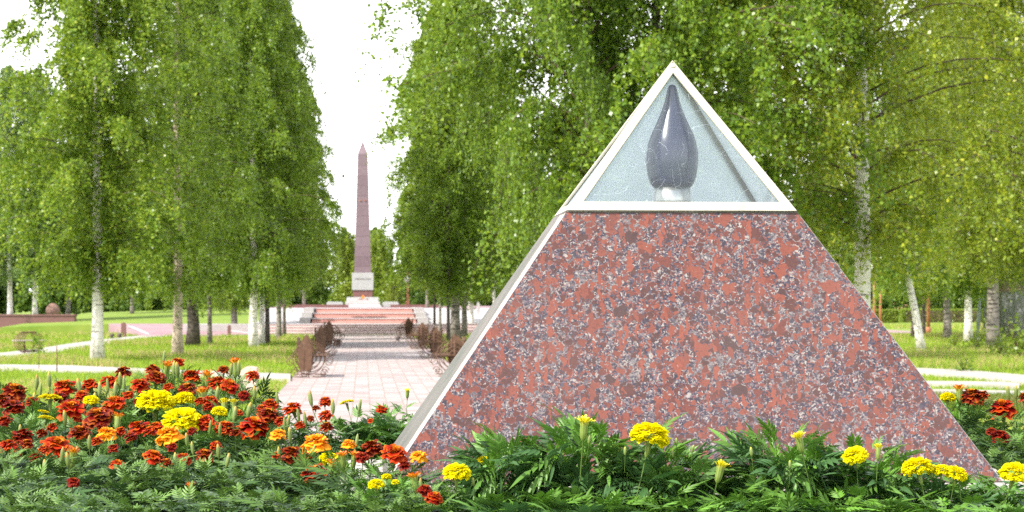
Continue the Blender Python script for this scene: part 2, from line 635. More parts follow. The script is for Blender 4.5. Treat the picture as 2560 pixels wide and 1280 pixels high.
def copy_tree(o, parent=None):
    c = o.copy()
    link(c)
    c.parent = parent
    for ch in [x for x in COL.objects if x.parent == o]:
        copy_tree(ch, c)
    return c


# ------------------------------------------------------------------ setting: ground, walk, kerbs
rng = np.random.default_rng(11)
mb = MB()
mb.add([(-900, -60, 0), (900, -60, 0), (900, 2500, 0), (-900, 2500, 0)], [(0, 1, 2, 3)])
tag(mb.build('lawn_ground', M['lawn']), kind='structure')

PW = 1.86
mb = MB()
mb.box(-PW, PW, 8, 103.5, -.02, .012)
tag(mb.build('paved_walk', M['path'], loc=AX, rz=TH), kind='structure')


def strip(name, pts, width_px, mat, z=.010, kerb=False):
    """a path drawn by its near and far edges on the ground"""
    near, far = pts
    a = [G(*p) for p in near]
    c_ = [G(*p) for p in far]
    m_ = MB()
    n = len(a)
    zz = z
    vs = [(p.x, p.y, zz) for p in a] + [(p.x, p.y, zz) for p in c_]
    vs += [(p.x, p.y, -.02) for p in a] + [(p.x, p.y, -.02) for p in c_]
    fs = []
    for i in range(n - 1):
        fs.append((i, i + 1, n + i + 1, n + i))
        fs.append((2 * n + i, 2 * n + i + 1, i + 1, i))
        fs.append((n + i, n + i + 1, 3 * n + i + 1, 3 * n + i))
    fs.append((0, n, 3 * n, 2 * n))
    fs.append((n - 1, 3 * n - 1, 4 * n - 1, 2 * n - 1))
    m_.add(vs, fs)
    return tag(m_.build(name, mat), kind='structure')


strip('garden_path', ([(-120, 905), (0, 897), (120, 884), (200, 873), (262, 861), (330, 849), (400, 842.5), (470, 838), (560, 835)],
                      [(-120, 890), (0, 883), (90, 873), (170, 860), (250, 850), (320, 842), (400, 836.5), (470, 833), (560, 830)]), 0, M['concrete'])
strip('lawn_kerb', ([(-150, 930), (0, 929.5), (260, 934), (430, 943), (726, 955)],
                    [(-150, 917), (0, 917), (170, 919), (430, 931), (726, 941)]), 0, M['concrete'], .06)
strip('cross_path', ([(1500, 921), (2300, 939), (2430, 948), (2560, 964), (2750, 982)],
                     [(1500, 905), (2300, 921), (2420, 926), (2560, 938), (2750, 950)]), 0, M['concrete'])
strip('kerb_stone', ([(1900, 967), (2330, 968), (2500, 971), (2548, 976)],
                     [(1900, 961), (2330, 961), (2500, 963), (2548, 967)]), 0, M['concrete'], .07)
strip('lower_path', ([(1900, 985), (2340, 987), (2560, 990), (2750, 992)],
                     [(1900, 974), (2340, 974), (2560, 978), (2750, 981)]), 0, M['concrete'])
strip('side_path', ([(2000, 835), (2200, 835), (2290, 833)], [(2000, 822), (2200, 824), (2290, 829)]), 0, M['pink_paving'])

# pink plaza climbing gently behind the left lawn
pl = [W(-10.3, 104, .004), W(-4.6, 104, .004), W(-4.6, 110, .5), W(-13, 112.5, .5)]
mb = MB()
mb.add([tuple(p) for p in pl] + [(p.x, p.y, -.3) for p in pl], [(0, 1, 2, 3), (4, 7, 6, 5), (0, 4, 5, 1), (1, 5, 6, 2), (2, 6, 7, 3), (3, 7, 4, 0)])
tag(mb.build('pink_plaza', M['pink_paving']), kind='structure')
# raised lawn between the plaza and the terrace
pl = [W(-18.5, 113.6, .30), W(-13, 112.6, .48), W(-5.6, 110.2, .48), W(-5.6, 150, 1.22), W(-18.5, 150, .85)]
mb = MB()
n_ = len(pl)
mb.add([tuple(p) for p in pl] + [(p.x, p.y, -.4) for p in pl], [tuple(range(n_)), tuple(range(2 * n_ - 1, n_ - 1, -1))] + [(i, i + n_, (i + 1) % n_ + n_, (i + 1) % n_) for i in range(n_)])
tag(mb.build('lawn_bank', M['lawn']), kind='structure')

# lower steps in the avenue frame
mb = MB()
for i in range(4):
    mb.cur = 0
    mb.box(-4.6, 5.4, 104 + i * .42, 106.4, -.3 if i == 0 else .13 * i - .008, .13 * (i + 1) - .022)
    mb.cur = 1  # brown slab edge: the shadow line under each nosing, put into the colour
    mb.box(-4.63, 5.43, 103.985 + i * .42, 106.4, .13 * (i + 1) - .022, .13 * (i + 1))
tag(mb.build('lower_steps', [mat_plain('pale_pink_granite', (.52, .42, .40), (.60, .51, .49), 3, .7, .3), mat_plain('nosing_shadow', (.26, .16, .15), (.34, .22, .2), 3)], loc=AX - AN * .33, rz=TH), kind='structure')
mb = MB()
mb.box(-8.5, 11.5, 106.4, 110.0, -.3, .518)
tag(mb.build('landing', M['white_stone'], loc=AX - AN * .33, rz=TH), kind='structure')
mb = MB()
z0, v0 = .518, 110.0
for fl in range(3):
    for i in range(2):
        mb.cur = 0
        mb.box(-2.55, 2.55, v0, 124.5, -.1, z0 + .105)
        z0 += .105
        v0 += .45
    mb.cur = 1
    mb.box(-2.6, 2.6, v0 - .48, 124.5, z0, z0 + .028)
    z0 += .028
    v0 += 3.1
UT = z0
tag(mb.build('upper_steps', [M['riser'], M['white_stone']], loc=AX - AN * .33, rz=TH), kind='structure')
mb = MB()
for sx in (-1, 1):
    # white stepped cheeks beside the stairs
    a, c_ = (2.62, 3.15)
    for i, (va, vb, zt) in enumerate(((110.0, 113.6, .80), (113.6, 117.4, 1.04), (117.4, 124.5, 1.27))):
        mb.box(min(sx * a, sx * c_), max(sx * a, sx * c_), va, vb, -.1, zt)
tag(mb.build('stair_cheek', M['white_stone'], loc=AX - AN * .33, rz=TH), kind='structure')
mb = MB()
mb.add([(3.17, 110.01, .46), (11.4, 110.01, .46), (11.4, 124.4, UT - .01), (3.17, 124.4, UT - .01), (3.17, 110.01, -.2), (11.4, 110.01, -.2), (11.4, 124.4, -.2), (3.17, 124.4, -.2)],
       [(0, 1, 2, 3), (0, 4, 5, 1), (1, 5, 6, 2), (2, 6, 7, 3), (3, 7, 4, 0), (4, 7, 6, 5)])
mb.add([(-5.3, 110.01, .46), (-3.17, 110.01, .46), (-3.17, 124.4, UT - .01), (-5.3, 124.4, UT - .01), (-5.3, 110.01, -.2), (-3.17, 110.01, -.2), (-3.17, 124.4, -.2), (-5.3, 124.4, -.2)],
       [(0, 1, 2, 3), (0, 4, 5, 1), (1, 5, 6, 2), (2, 6, 7, 3), (3, 7, 4, 0), (4, 7, 6, 5)])
tag(mb.build('white_slope', M['white_stone'], loc=AX - AN * .33, rz=TH), kind='structure')
mb = MB()
mb.box(-5.6, 12.5, 124.5, 172, -.3, UT)
tag(mb.build('upper_terrace', M['pink_paving'], loc=AX - AN * .33, rz=TH), kind='structure')

# ------------------------------------------------------------------ obelisk with flame
VO = 138.0
ob = empty('obelisk', W(-.40, VO, UT), TH)
tag(ob, 'tall mauve granite obelisk on a white and red base at the head of the stairs', 'obelisk')
s_ = VO / F
mb = MB()
mb.frustum(1.06, 1.0, .0, 1.06, 1.0, .34)
mb.frustum(1.0, .95, .34, .96, .9, .62)
mb.build('base_step', M['grey_marble'], ob, .02)
mb = MB()
mb.box(-.60, .60, -.6, .6, .62, 1.05)
mb.build('red_base', M['brown_granite'], ob, .01)
mb = MB()
mb.box(-.66, .66, -.66, .66, 1.05, 2.11)
pn = mb.build('white_block', M['grey_marble'], ob, .015)
mb = MB()
x = -.44
rr = random.Random(3)
mb.box(-.47, .47, -.6635, -.6601, 1.69, 1.72)
while x < .5:
    wl = rr.uniform(.035, .06)
    if rr.random() > .12:
        mb.box(x, x + wl, -.668, -.6605, 1.70 - rr.uniform(0, .01), 1.78)
    x += wl + .028
mb.build('lettering', M['lettering'], ob)
mb = MB()
mb.frustum(.52, .52, 2.11, .315, .315, 9.42)
mb.frustum(.315, .315, 9.42, .006, .006, 10.25)
mb.build('shaft', M['ob_granite'], ob, .012)
mb = MB()
mb.lathe([(.06, -.03), (.075, 0), (.06, .03)], 10, (-.14, -.40, 6.55))  # amber lamp of the overhead wire, set against the shaft
mb.build('amber_lamp', M['rust_post'], ob)
mb = MB()
mb.lathe([(.06, -.03), (.075, 0), (.06, .03)], 10, (.16, -.40, 6.55))  # second amber lamp of that wire
mb.build('amber_lamp', M['rust_post'], ob)

fl = empty('eternal_flame', W(-.38, VO - 2.6, UT), TH)
tag(fl, 'small orange flame in a dark star dish on a white pedestal below the obelisk', 'eternal flame')
mb = MB()
mb.frustum(1.12, .6, 0, 1.0, .5, .20)
mb.frustum(.98, .5, .20, .9, .45, .46)
mb.build('pedestal', M['white_stone'], fl, .02)
mb = MB()
pts = []
for k in range(10):
    a = math.pi * k / 5 + math.pi / 2
    rr_ = .38 if k % 2 == 0 else .17
    pts.append((rr_ * math.cos(a), rr_ * math.sin(a)))
mb.add([(x, y, .46) for x, y in pts] + [(x * .8, y * .8, .53) for x, y in pts] , [tuple(range(9, -1, -1)), tuple(range(10, 20))] + [(i, (i + 1) % 10, (i + 1) % 10 + 10, i + 10) for i in range(10)])
mb.build('star_dish', M['brown_granite'], fl)
mb = MB()
mb.lathe([(.04, .53), (.09, .58), (.085, .63), (.045, .70), (.01, .76)], 10)
mb.build('flame', M['flame'], fl)

mb = MB()
mb.box(-5.2, -1.25, VO - 4.2, VO - 3.7, UT, UT + .17)
tag(mb.build('low_granite_wall', M['brown_granite'], loc=AX, rz=TH, bevel=.01), 'low brown granite wall left of the eternal flame', 'wall')
mb = MB()
mb.box(1.25, 4.1, VO - 4.2, VO - 3.7, UT, UT + .17)
tag(mb.build('low_granite_wall', M['brown_granite'], loc=AX, rz=TH, bevel=.01), 'low brown granite wall right of the eternal flame', 'wall')
for u, lab in ((-2.1, 'grey stone slab on the terrace at the left foot of the obelisk'), (1.3, 'grey stone slab on the terrace at the right foot of the obelisk')):
    mb = MB()
    mb.box(-.5, .5, -.3, .3, 0, .30)
    mb.box(-.44, .44, -.24, .24, .30, .34)
    tag(mb.build('memorial_slab', M['grey_marble'], loc=W(u, VO - .5, UT), rz=TH, bevel=.02), lab, 'memorial slab', 'grey slabs beside the obelisk')

# ------------------------------------------------------------------ granite pyramid monument
CZ = 4.15
PX, PZ = (1683.8 - 1280) / F * CZ, CAMH - .07555 * CZ
PT = R(3.55)
pw, pd, ph = .1296 * CZ, .0709 * CZ, .18876 * CZ
tt = .398
py = empty('pyramid_monument', (PX, CZ, PZ), PT)
tag(py, 'truncated red granite pyramid with a white framed glass tip behind the yellow marigolds', 'monument')
mb = MB()
zt = ph * (1 - tt)
mb.frustum(pw - .012, pd - .012, .0, pw * tt - .010, pd * tt - .012, zt)
mb.build('stone_core', M['side_granite'], py)
# front slab: a trapezium with chamfered, weathered edges
slope = math.atan2(ph, pd)
ny = Vector((0, -math.sin(slope), math.cos(slope)))
ch = .0105
fl_ = [Vector((-pw, -pd, 0)), Vector((pw, -pd, 0)), Vector((pw * tt, -pd * tt, zt)), Vector((-pw * tt, -pd * tt, zt))]
inn = [fl_[0] + Vector((ch * .35, 0, 0)), fl_[1] - Vector((ch * .35, 0, 0)), fl_[2] - Vector((ch * .35, 0, 0)), fl_[3] + Vector((ch * .35, 0, 0))]
back = [p - ny * .014 + Vector((-.006 if p.x < 0 else .004, 0, 0)) for p in fl_]
deep = [p - ny * .03 for p in back]
mb = MB()
mb.add(inn + back + deep, [(0, 1, 2, 3)])
mb.f.pop(); mb.mi.pop(); mb.sm.pop()
mb.cur = 0
mb.f.append([0, 1, 2, 3]); mb.mi.append(0); mb.sm.append(False)
for i in range(4):
    j = (i + 1) % 4
    mb.f.append([i, i + 4, j + 4, j]); mb.mi.append(1); mb.sm.append(False)
    mb.f.append([i + 4, i + 8, j + 8, j + 4]); mb.mi.append(1); mb.sm.append(False)
mb.f.append([8, 11, 10, 9]); mb.mi.append(1); mb.sm.append(False)
mb.build('front_slab', [M['granite'], M['slab_edge']], py)
# left and right slabs of the same stone
for sx in (-1, 1):
    mb = MB()
    o_ = .003
    a = [Vector((sx * pw, -pd + .02, 0)), Vector((sx * pw, pd, 0)), Vector((sx * pw * tt, pd * tt, zt)), Vector((sx * pw * tt, -pd * tt + .02, zt))]
    i_ = [p - Vector((sx * .011, 0, 0)) for p in a]
    mb.add(a + i_, [(0, 1, 2, 3), (4, 7, 6, 5), (0, 4, 5, 1), (1, 5, 6, 2), (2, 6, 7, 3), (3, 7, 4, 0)])
    mb.build('side_slab', M['side_granite'], py)
mb = MB()
mb.frustum(pw + .085, pd + .06, -.075, pw + .08, pd + .055, -.002)
mb.build('plinth', M['concrete'], py, .008)
mb = MB()
mb.frustum(pw * tt - .004, pd * tt + .0, zt, pw * tt - .005, pd * tt, zt + .0045)
mb.build('seal_strip', M['gasket'], py)
# glass tip
cw, cy0, cy1, chh, cbz = .2075, -.122, 1.78e-1, .277, zt + .0045
cyc = .015
apex = Vector((0, cyc, cbz + chh + .008))
cb = [Vector((-cw, cy0, cbz)), Vector((cw, cy0, cbz)), Vector((cw, cy1, cbz)), Vector((-cw, cy1, cbz))]
frm, pan = MB(), []
for i in range(4):
    A, B, C = cb[i], cb[(i + 1) % 4], apex
    nrm = (B - A).cross(C - A).normalized()
    # inset triangle
    wb, ws = .0180, .0150
    ex = (B - A).normalized()
    upv = nrm.cross(ex)
    hgt = (C - A).dot(upv)
    half = (B - A).length / 2
    mid = (A + B) / 2
    al = math.atan2(hgt, half)
    lift = wb
    hb_ = half - ws / math.sin(al) - wb / math.tan(al)
    top = hgt - ws / math.cos(al)
    off = (C - A).dot(ex) - half
    I = [mid - ex * hb_ + upv * lift + ex * off * lift / hgt, mid + ex * hb_ + upv * lift + ex * off * lift / hgt, mid + upv * top + ex * off * top / hgt]
    O = [A, B, C]
    th_ = .005
    vs = O + I + [p - nrm * th_ for p in O] + [p - nrm * th_ for p in I]
    fs = []
    for k in range(3):
        l_ = (k + 1) % 3
        fs.append((k, l_, 3 + l_, 3 + k))
        fs.append((6 + k, 9 + k, 9 + l_, 6 + l_))
        fs.append((3 + k, 3 + l_, 9 + l_, 9 + k))
    frm.add(vs, fs)
    pan.append((I, nrm))
# blunt soldered tip
frm.lathe([(.0085, -.0125), (.0085, -.009), (.0065, -.0055), (.003, -.0035)], 12, (apex.x, apex.y, apex.z - .003))
frm.build('cap_frame', M['frame_white'], py, .0012)
for I, nrm in pan:
    c0 = (I[0] + I[1] + I[2]) / 3
    big = [c0 + (p - c0) * 1.04 - nrm * .0065 for p in I]
    thin = [p - nrm * .003 for p in big]
    mb = MB()
    mb.add(big, [(0, 1, 2)])
    mb.build('glass_pane', M['glass' if nrm.y < -.3 else 'glass_milky'], py)
fo = empty('flame_sculpture', (PX - .0015, CZ + .015, PZ + zt + .002), PT)
tag(fo, 'dark blue grey drop shaped flame on a steel socket inside the glass tip', 'sculpture')
sc_ = 4.165 / F
zb = lambda y: (HY - y) * sc_ + CAMH - (PZ + zt + .002)
mb = MB()
prof = [(50, 466), (56, 456), (61, 440), (64.5, 418), (66, 398), (64.5, 378), (60, 356), (53, 336), (43, 314), (33, 292), (25, 272), (19, 254), (14.5, 236), (11.5, 222), (8, 214), (2, 211)]
mb.lathe([(.004, zb(466.5))] + [(r_ * sc_, zb(y_)) for r_, y_ in prof], 40)
mb.build('flame_drop', M['enamel'], fo)
mb = MB()
mb.lathe([(47 * sc_, .0), (47 * sc_, zb(466.4))], 40)
mb.build('steel_socket', M['steel'], fo)

# ------------------------------------------------------------------ marigolds: petals, heads, buds, leaves


def petal_grid(ns, nt_, L, Wd, droop, ruffle, ph, cup=.0, tipcut=.14):
    s = np.linspace(0, 1, ns)[:, None]
    t = np.linspace(-1, 1, nt_)[None, :]
    w = Wd * (.22 + .78 * np.sin(np.pi * .5 * np.clip(s * 1.15, 0, 1)) ** .9)
    x = L * (s - tipcut * t ** 2 * s ** 2 + .03 * np.sin(t * 7 + ph) * s)
    y = w * t * (1 - .08 * (s > .95))
    z = -droop * L * s ** 2 + ruffle * np.sin(t * 4.2 + ph) * s ** 1.5 + cup * t ** 2 * s
    v = np.stack([x + 0 * t, y + 0 * s, z + 0 * s], -1).reshape(-1, 3)
    f = []
    for i in range(ns - 1):
        for j in range(nt_ - 1):
            a = i * nt_ + j
            f.append((a, a + 1, a + nt_ + 1, a + nt_))
    ss = (s + 0 * t).ravel()
    te = (np.abs(t) + 0 * s).ravel()
    return v, np.array(f), ss, te


def rotm(az, el, roll=0.0):
    """x axis to azimuth az, elevation el"""
    return np.array((Matrix.Rotation(az, 3, 'Z') @ Matrix.Rotation(-el, 3, 'Y') @ Matrix.Rotation(roll, 3, 'X')))


def head_french(seed, red, edge, heart, flat=1.0, dense=1.0):
    r = np.random.default_rng(seed)
    V, Fc, C, o = [], [], [], 0
    rings = [(9, -12, 1.0, .10, -.12, .42, .40), (9, 10, .92, .08, -.02, .40, .38), (9, 26, .78, .07, .06, .38, .34), (8, 46, .58, .05, .12, .30, .28), (7, 66, .42, .03, .16, .2, .2), (5, 84, .30, .0, .18, .1, .15)]
    for ri, (n, el, L, r0, z0, dr, wd) in enumerate(rings):
        a0 = r.uniform(0, 6.28)
        for k in range(int(n * dense)):
            LL = L * r.uniform(.82, 1.12)
            v, f, ss, te = petal_grid(6, 7, LL, wd * r.uniform(.85, 1.2), dr * r.uniform(.5, 1.35), .085 * r.uniform(.5, 1.3), r.uniform(0, 6.28))
            m = rotm(a0 + 6.283 * k / n + r.normal(0, .12), R(el * flat + r.normal(0, 8)), r.normal(0, .22))
            v = v @ m.T
            az = a0 + 6.283 * k / n
            v = v + np.array([r0 * math.cos(az), r0 * math.sin(az), z0])
            base = np.array(red) * r.uniform(.75, 1.25)
            if ri >= 4:
                base = base * .45 + np.array(heart) * .55
            e = np.clip(np.maximum((ss - .90) / .10, (te * ss - .80) / .18), 0, 1)[:, None] * r.uniform(0, .75)
            bz = np.clip((.34 - ss) / .2, 0, 1)[:, None]
            streak = (np.abs(te) < .10)[:, None] * (r.random() < .35) * .45
            c = base * (1 - e) + np.array(edge) * e
            c = c * (1 - streak) + np.array(edge) * streak
            c = c * (1 - bz) + np.array(heart) * bz
            V.append(v); Fc.append(f + o); C.append(c); o += len(v)
    return np_mesh('flower_head', np.concatenate(V), np.concatenate(Fc), M['petal'], np.concatenate(C), True)


def head_african(seed, col, n=170, low=118, sq=.72):
    r = np.random.default_rng(seed)
    V, Fc, C, o = [], [], [], 0
    for k in range(n):
        u = (k + .5) / n
        el = math.pi / 2 - math.acos(1 - u * (1 - math.cos(R(low))))
        az = k * 2.39996 + r.normal(0, .2)
        v, f, ss, te = petal_grid(4, 5, .40 * r.uniform(.8, 1.2), .20 * r.uniform(.8, 1.25), .55 * r.uniform(.3, 1.3), .07, r.uniform(0, 6.28), .05)
        m = rotm(az, el + r.normal(0, .15) + .1, r.normal(0, .5))
        v = v @ m.T
        d = np.array([math.cos(az) * math.cos(el), math.sin(az) * math.cos(el), math.sin(el)])
        v = v + d * .60
        v[:, 2] *= sq
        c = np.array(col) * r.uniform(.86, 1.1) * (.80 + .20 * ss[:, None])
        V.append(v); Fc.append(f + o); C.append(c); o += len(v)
    return np_mesh('flower_head', np.concatenate(V), np.concatenate(Fc), M['petal_y'], np.concatenate(C), True)


def lathe_np(prof, n, cols, ribs=0, amp=0.0, bend=0.0):
    V, C, Fc = [], [], []
    zt_ = prof[-1][1]
    for (r_, z), c in zip(prof, cols):
        for k in range(n):
            a = 2 * math.pi * k / n
            rr_ = r_ * (1 + amp * math.cos(ribs * a))
            V.append((rr_ * math.cos(a) + bend * z * z, rr_ * math.sin(a), z))
            C.append(np.array(c) * (1 + .25 * math.cos(ribs * a) * (1 if ribs else 0)))
    for i in range(len(prof) - 1):
        for k in range(n):
            Fc.append((i * n + k, i * n + (k + 1) % n, (i + 1) * n + (k + 1) % n, (i + 1) * n + k))
    return np.array(V), np.array(Fc), np.array(C)


GR, GL, GY = (.085, .15, .022), (.20, .27, .055), (.55, .42, .03)


def stem_mesh(seed):
    r = random.Random(seed)
    b_ = r.uniform(-.03, .03)
    prof = [(.035, -5.5), (.04, -2.2), (.06, -1.35), (.15, -1.15), (.20, -.75), (.21, -.35), (.25, -.05)]
    v, f, c = lathe_np(prof, 10, [GR, GR, GR, GL, GL, GR, GL], 5, .08, b_)
    return np_mesh('stem', v, f, M['green'], c, True)


def bud_mesh(seed, tip, fat=1.0):
    r = random.Random(seed)
    b_ = r.uniform(-.05, .05)
    L_ = (.17, .23, .055)
    prof = [(.05, -5.5), (.055, -1.9), (.09, -1.15), (.21 * fat, -.95), (.31 * fat, -.55), (.34 * fat, -.1), (.31 * fat, .35), (.22 * fat, .75), (.12 * fat, .98), (.03, 1.08)]
    v, f, c = lathe_np(prof, 16, [GR, GR, GR, L_, L_, L_, L_, tuple(.5 * a + .5 * t for a, t in zip(L_, tip)), tip, tip], 8, .06, b_)
    return np_mesh('bud', v, f, M['green'], c, True)


def half_mesh(seed, col, edge):
    """a head just opening: green trumpet with a brush of short petals"""
    r = np.random.default_rng(seed)
    prof = [(.05, -5.5), (.055, -2.2), (.10, -1.75), (.30, -1.45), (.36, -.9), (.36, -.4), (.42, .0)]
    v, f, c = lathe_np(prof, 16, [GR, GR, GR, GL, GL, GL, tuple(.6 * a + .4 * t for a, t in zip(GL, GY))], 8, .07)
    V, Fc, C, o = [v], [f], [c], len(v)
    for k in range(26):
        az = 2.4 * k
        el = R(88 - 45 * (k / 26))
        pv, pf, ss, te = petal_grid(4, 3, .75 * r.uniform(.7, 1.1), .13, .15 * r.uniform(0, 3), .03, r.uniform(0, 6))
        pv = pv @ rotm(az, el).T + np.array([.34 * math.sqrt(k / 26) * math.cos(az), .34 * math.sqrt(k / 26) * math.sin(az), -.1])
        e = np.clip((ss - .6) / .4, 0, 1)[:, None]
        cc = np.array(col) * (1 - e) + np.array(edge) * e
        V.append(pv); Fc.append(pf + o); C.append(cc * r.uniform(.8, 1.15)); o += len(pv)
    return np_mesh('flower_head', np.concatenate(V), np.concatenate(Fc), M['green'], np.concatenate(C), True)


def foliage_mesh(seed, kind):
    r = np.random.default_rng(seed)
    fr = kind == 'french'
    npair, LR = (4, .040) if fr else (4, .042)
    ll, lw = (.024, .0030) if fr else (.040, .0046)

    def leaflet(base, dirv, nrm, L, w):
        side = np.cross(nrm, dirv)
        m1 = base + dirv * L * .30 - nrm * L * .02
        m2 = base + dirv * L * .64 - nrm * L * .07
        tip = base + dirv * L - nrm * L * .17
        e1, e2 = side * w + nrm * w * .45, side * w * .82 + nrm * w * .35
        f1, f2 = side * w - nrm * w * .45, side * w * .82 - nrm * w * .35
        return np.array([base, m1 + e1, m1, m1 - f1, m2 + e2, m2, m2 - f2, tip])
    tf = np.array([(0, 2, 1), (0, 3, 2), (1, 2, 5), (1, 5, 4), (2, 3, 6), (2, 6, 5), (4, 5, 7), (5, 6, 7)])

    def leaf_template(curl):
        V = []
        up = np.array([0, 0, 1.0])
        for k in range(npair + 1):
            s = (k + .6) / (npair + 1)
            base = np.array([LR * s, 0, -curl * LR * s * s])
            if k == npair:
                V.append(leaflet(base, np.array([1, 0, -curl]), up, ll * 1.1, lw))
            else:
                for sd_ in (-1, 1):
                    a = R(56 - 30 * s) * sd_
                    d = np.array([math.cos(a), math.sin(a), .1 - curl * .5])
                    d /= np.linalg.norm(d)
                    V.append(leaflet(base, d, up, ll * (1.0 - .25 * abs(s - .45)), lw))
        # midrib as a thin folded strip
        rb = np.array([[LR * q, y_, -curl * LR * q * q + z_] for q, y_, z_ in ((0, 0, 0), (.33, .001, 0), (.33, 0, -.0012), (.33, -.001, 0), (.66, .0008, 0), (.66, 0, -.001), (.66, -.0008, 0), (1, 0, 0))])
        V.append(rb)
        return np.concatenate(V)
    temps = [leaf_template(c) for c in (.05, .25, .5, .8)]
    nl = len(temps[0]) // 8
    V, C = [], []
    N = 430 if fr else 480
    for i in range(N):
        h = r.random() ** .7
        az = r.uniform(0, 6.283)
        ph_ = math.acos(1 - 1.02 * r.random())
        h = math.cos(ph_)
        k_ = r.uniform(.55, 1.0)
        rad = math.sin(ph_) * .13 * k_
        z = .02 + max(0, h) * .185 * k_
        top = h > .88
        el = R(r.normal(48, 20)) if top else R(r.normal(-38 + 62 * h, 20) if fr else r.normal(-26 + 68 * h, 20))
        rad_ = rad
        m = rotm(az + r.normal(0, .5), el, r.normal(0, .45))
        sc = (r.uniform(.7, 1.2) if fr else r.uniform(.55, .98)) * (.62 if top else 1)
        v = (temps[int(r.integers(1, 4))] * sc) @ m.T + np.array([rad_ * math.cos(az), rad_ * math.sin(az), z])
        # young shoots are a fresher green than the old leaves
        if fr:
            c0 = np.array((.032, .070, .017)) if r.random() < .65 else np.array((.066, .125, .024))
        else:
            c0 = np.array((.046, .108, .030)) if r.random() < .6 else np.array((.085, .180, .030))
        if top:
            c0 = np.array((.085, .19, .02)) if not fr else np.array((.080, .150, .024))
        c0 = c0 * r.uniform(.8, 1.25)
        V.append(v)
        C.append(np.tile(c0, (len(v), 1)))
    nv = len(V[0])
    per = np.concatenate([tf + 8 * k for k in range(nl)])
    Fc = np.concatenate([per + nv * i for i in range(N)])
    me = np_mesh('foliage', np.concatenate(V), Fc, M['foliage'], np.concatenate(C))
    FTOP[me.name] = float(np.percentile(np.concatenate(V)[:, 2], 99.6))
    return me


FTOP = {}
RED, ORE, DEEP = (.27, .005, .002), (.72, .16, .005), (.13, .003, .002)
HRT = (.90, .36, .012)
HEADS = {
    'R': [head_french(s, RED, ORE, HRT) for s in (1, 2, 3)] + [head_french(s, DEEP, (.6, .14, .01), HRT) for s in (4, 5)],
    'O': [head_french(s, (.34, .017, .003), (.80, .22, .008), (.90, .36, .012)) for s in (11, 12, 13)],
    'G': [head_french(s, (.88, .36, .012), (.70, .10, .008), (.92, .40, .012), .9, .9) for s in (21, 22)],
    'D': [head_french(s, DEEP, (.5, .06, .008), (.5, .10, .01)) for s in (31, 32)],
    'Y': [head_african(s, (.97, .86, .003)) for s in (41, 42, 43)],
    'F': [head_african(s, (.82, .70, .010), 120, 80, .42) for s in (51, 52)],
    'H': [half_mesh(s, (.85, .40, .015), (.60, .06, .008)) for s in (61, 62)],
    'h': [half_mesh(s, (.80, .70, .02), (.85, .75, .02)) for s in (66, 67)],
}
STEMS = [stem_mesh(s) for s in (1, 2, 3)]
BUDS = [bud_mesh(1, (.50, .36, .03)), bud_mesh(2, (.42, .20, .03)), bud_mesh(3, (.24, .28, .06), .85), bud_mesh(4, (.60, .30, .03), 1.1)]
YBUDS = [bud_mesh(5, (.45, .45, .03), 1.25), bud_mesh(6, (.30, .34, .04), 1.2)]
FOL = {'french': [foliage_mesh(s, 'french') for s in (1, 2, 3)], 'african': [foliage_mesh(s, 'african') for s in (4, 5, 6)]}

# mound of earth that carries the bed
mb = MB()
nx, ny_ = 40, 30
gx = np.linspace(-2.9, 2.9, nx)
gy = np.linspace(1.6, 7.0, ny_)


def soil_z(x, y):
    fx = min(1, max(0, (2.55 - abs(x)) / .95))
    fy = min(1, max(0, (y - 1.95) / .95)) * min(1, max(0, (6.9 - y) / 1.0))
    f = min(fx, fy)
    f = f * f * (3 - 2 * f)
    return -.05 + f * (1.245 + .015 * (y - 3.5))


vs = [(x, y, soil_z(x, y) + random.uniform(-.012, .012)) for y in gy for x in gx]
mb.add(vs, [(j * nx + i, j * nx + i + 1, (j + 1) * nx + i + 1, (j + 1) * nx + i) for j in range(ny_ - 1) for i in range(nx - 1)], True)
tag(mb.build('soil_mound', M['soil']), kind='structure')


def dl(x, y):
    if x < 850 or y < 1092:
        return 3.35 + (1280 - y) / 380 * 2.0
    return 3.32 + (1280 - y) / 180 * .42


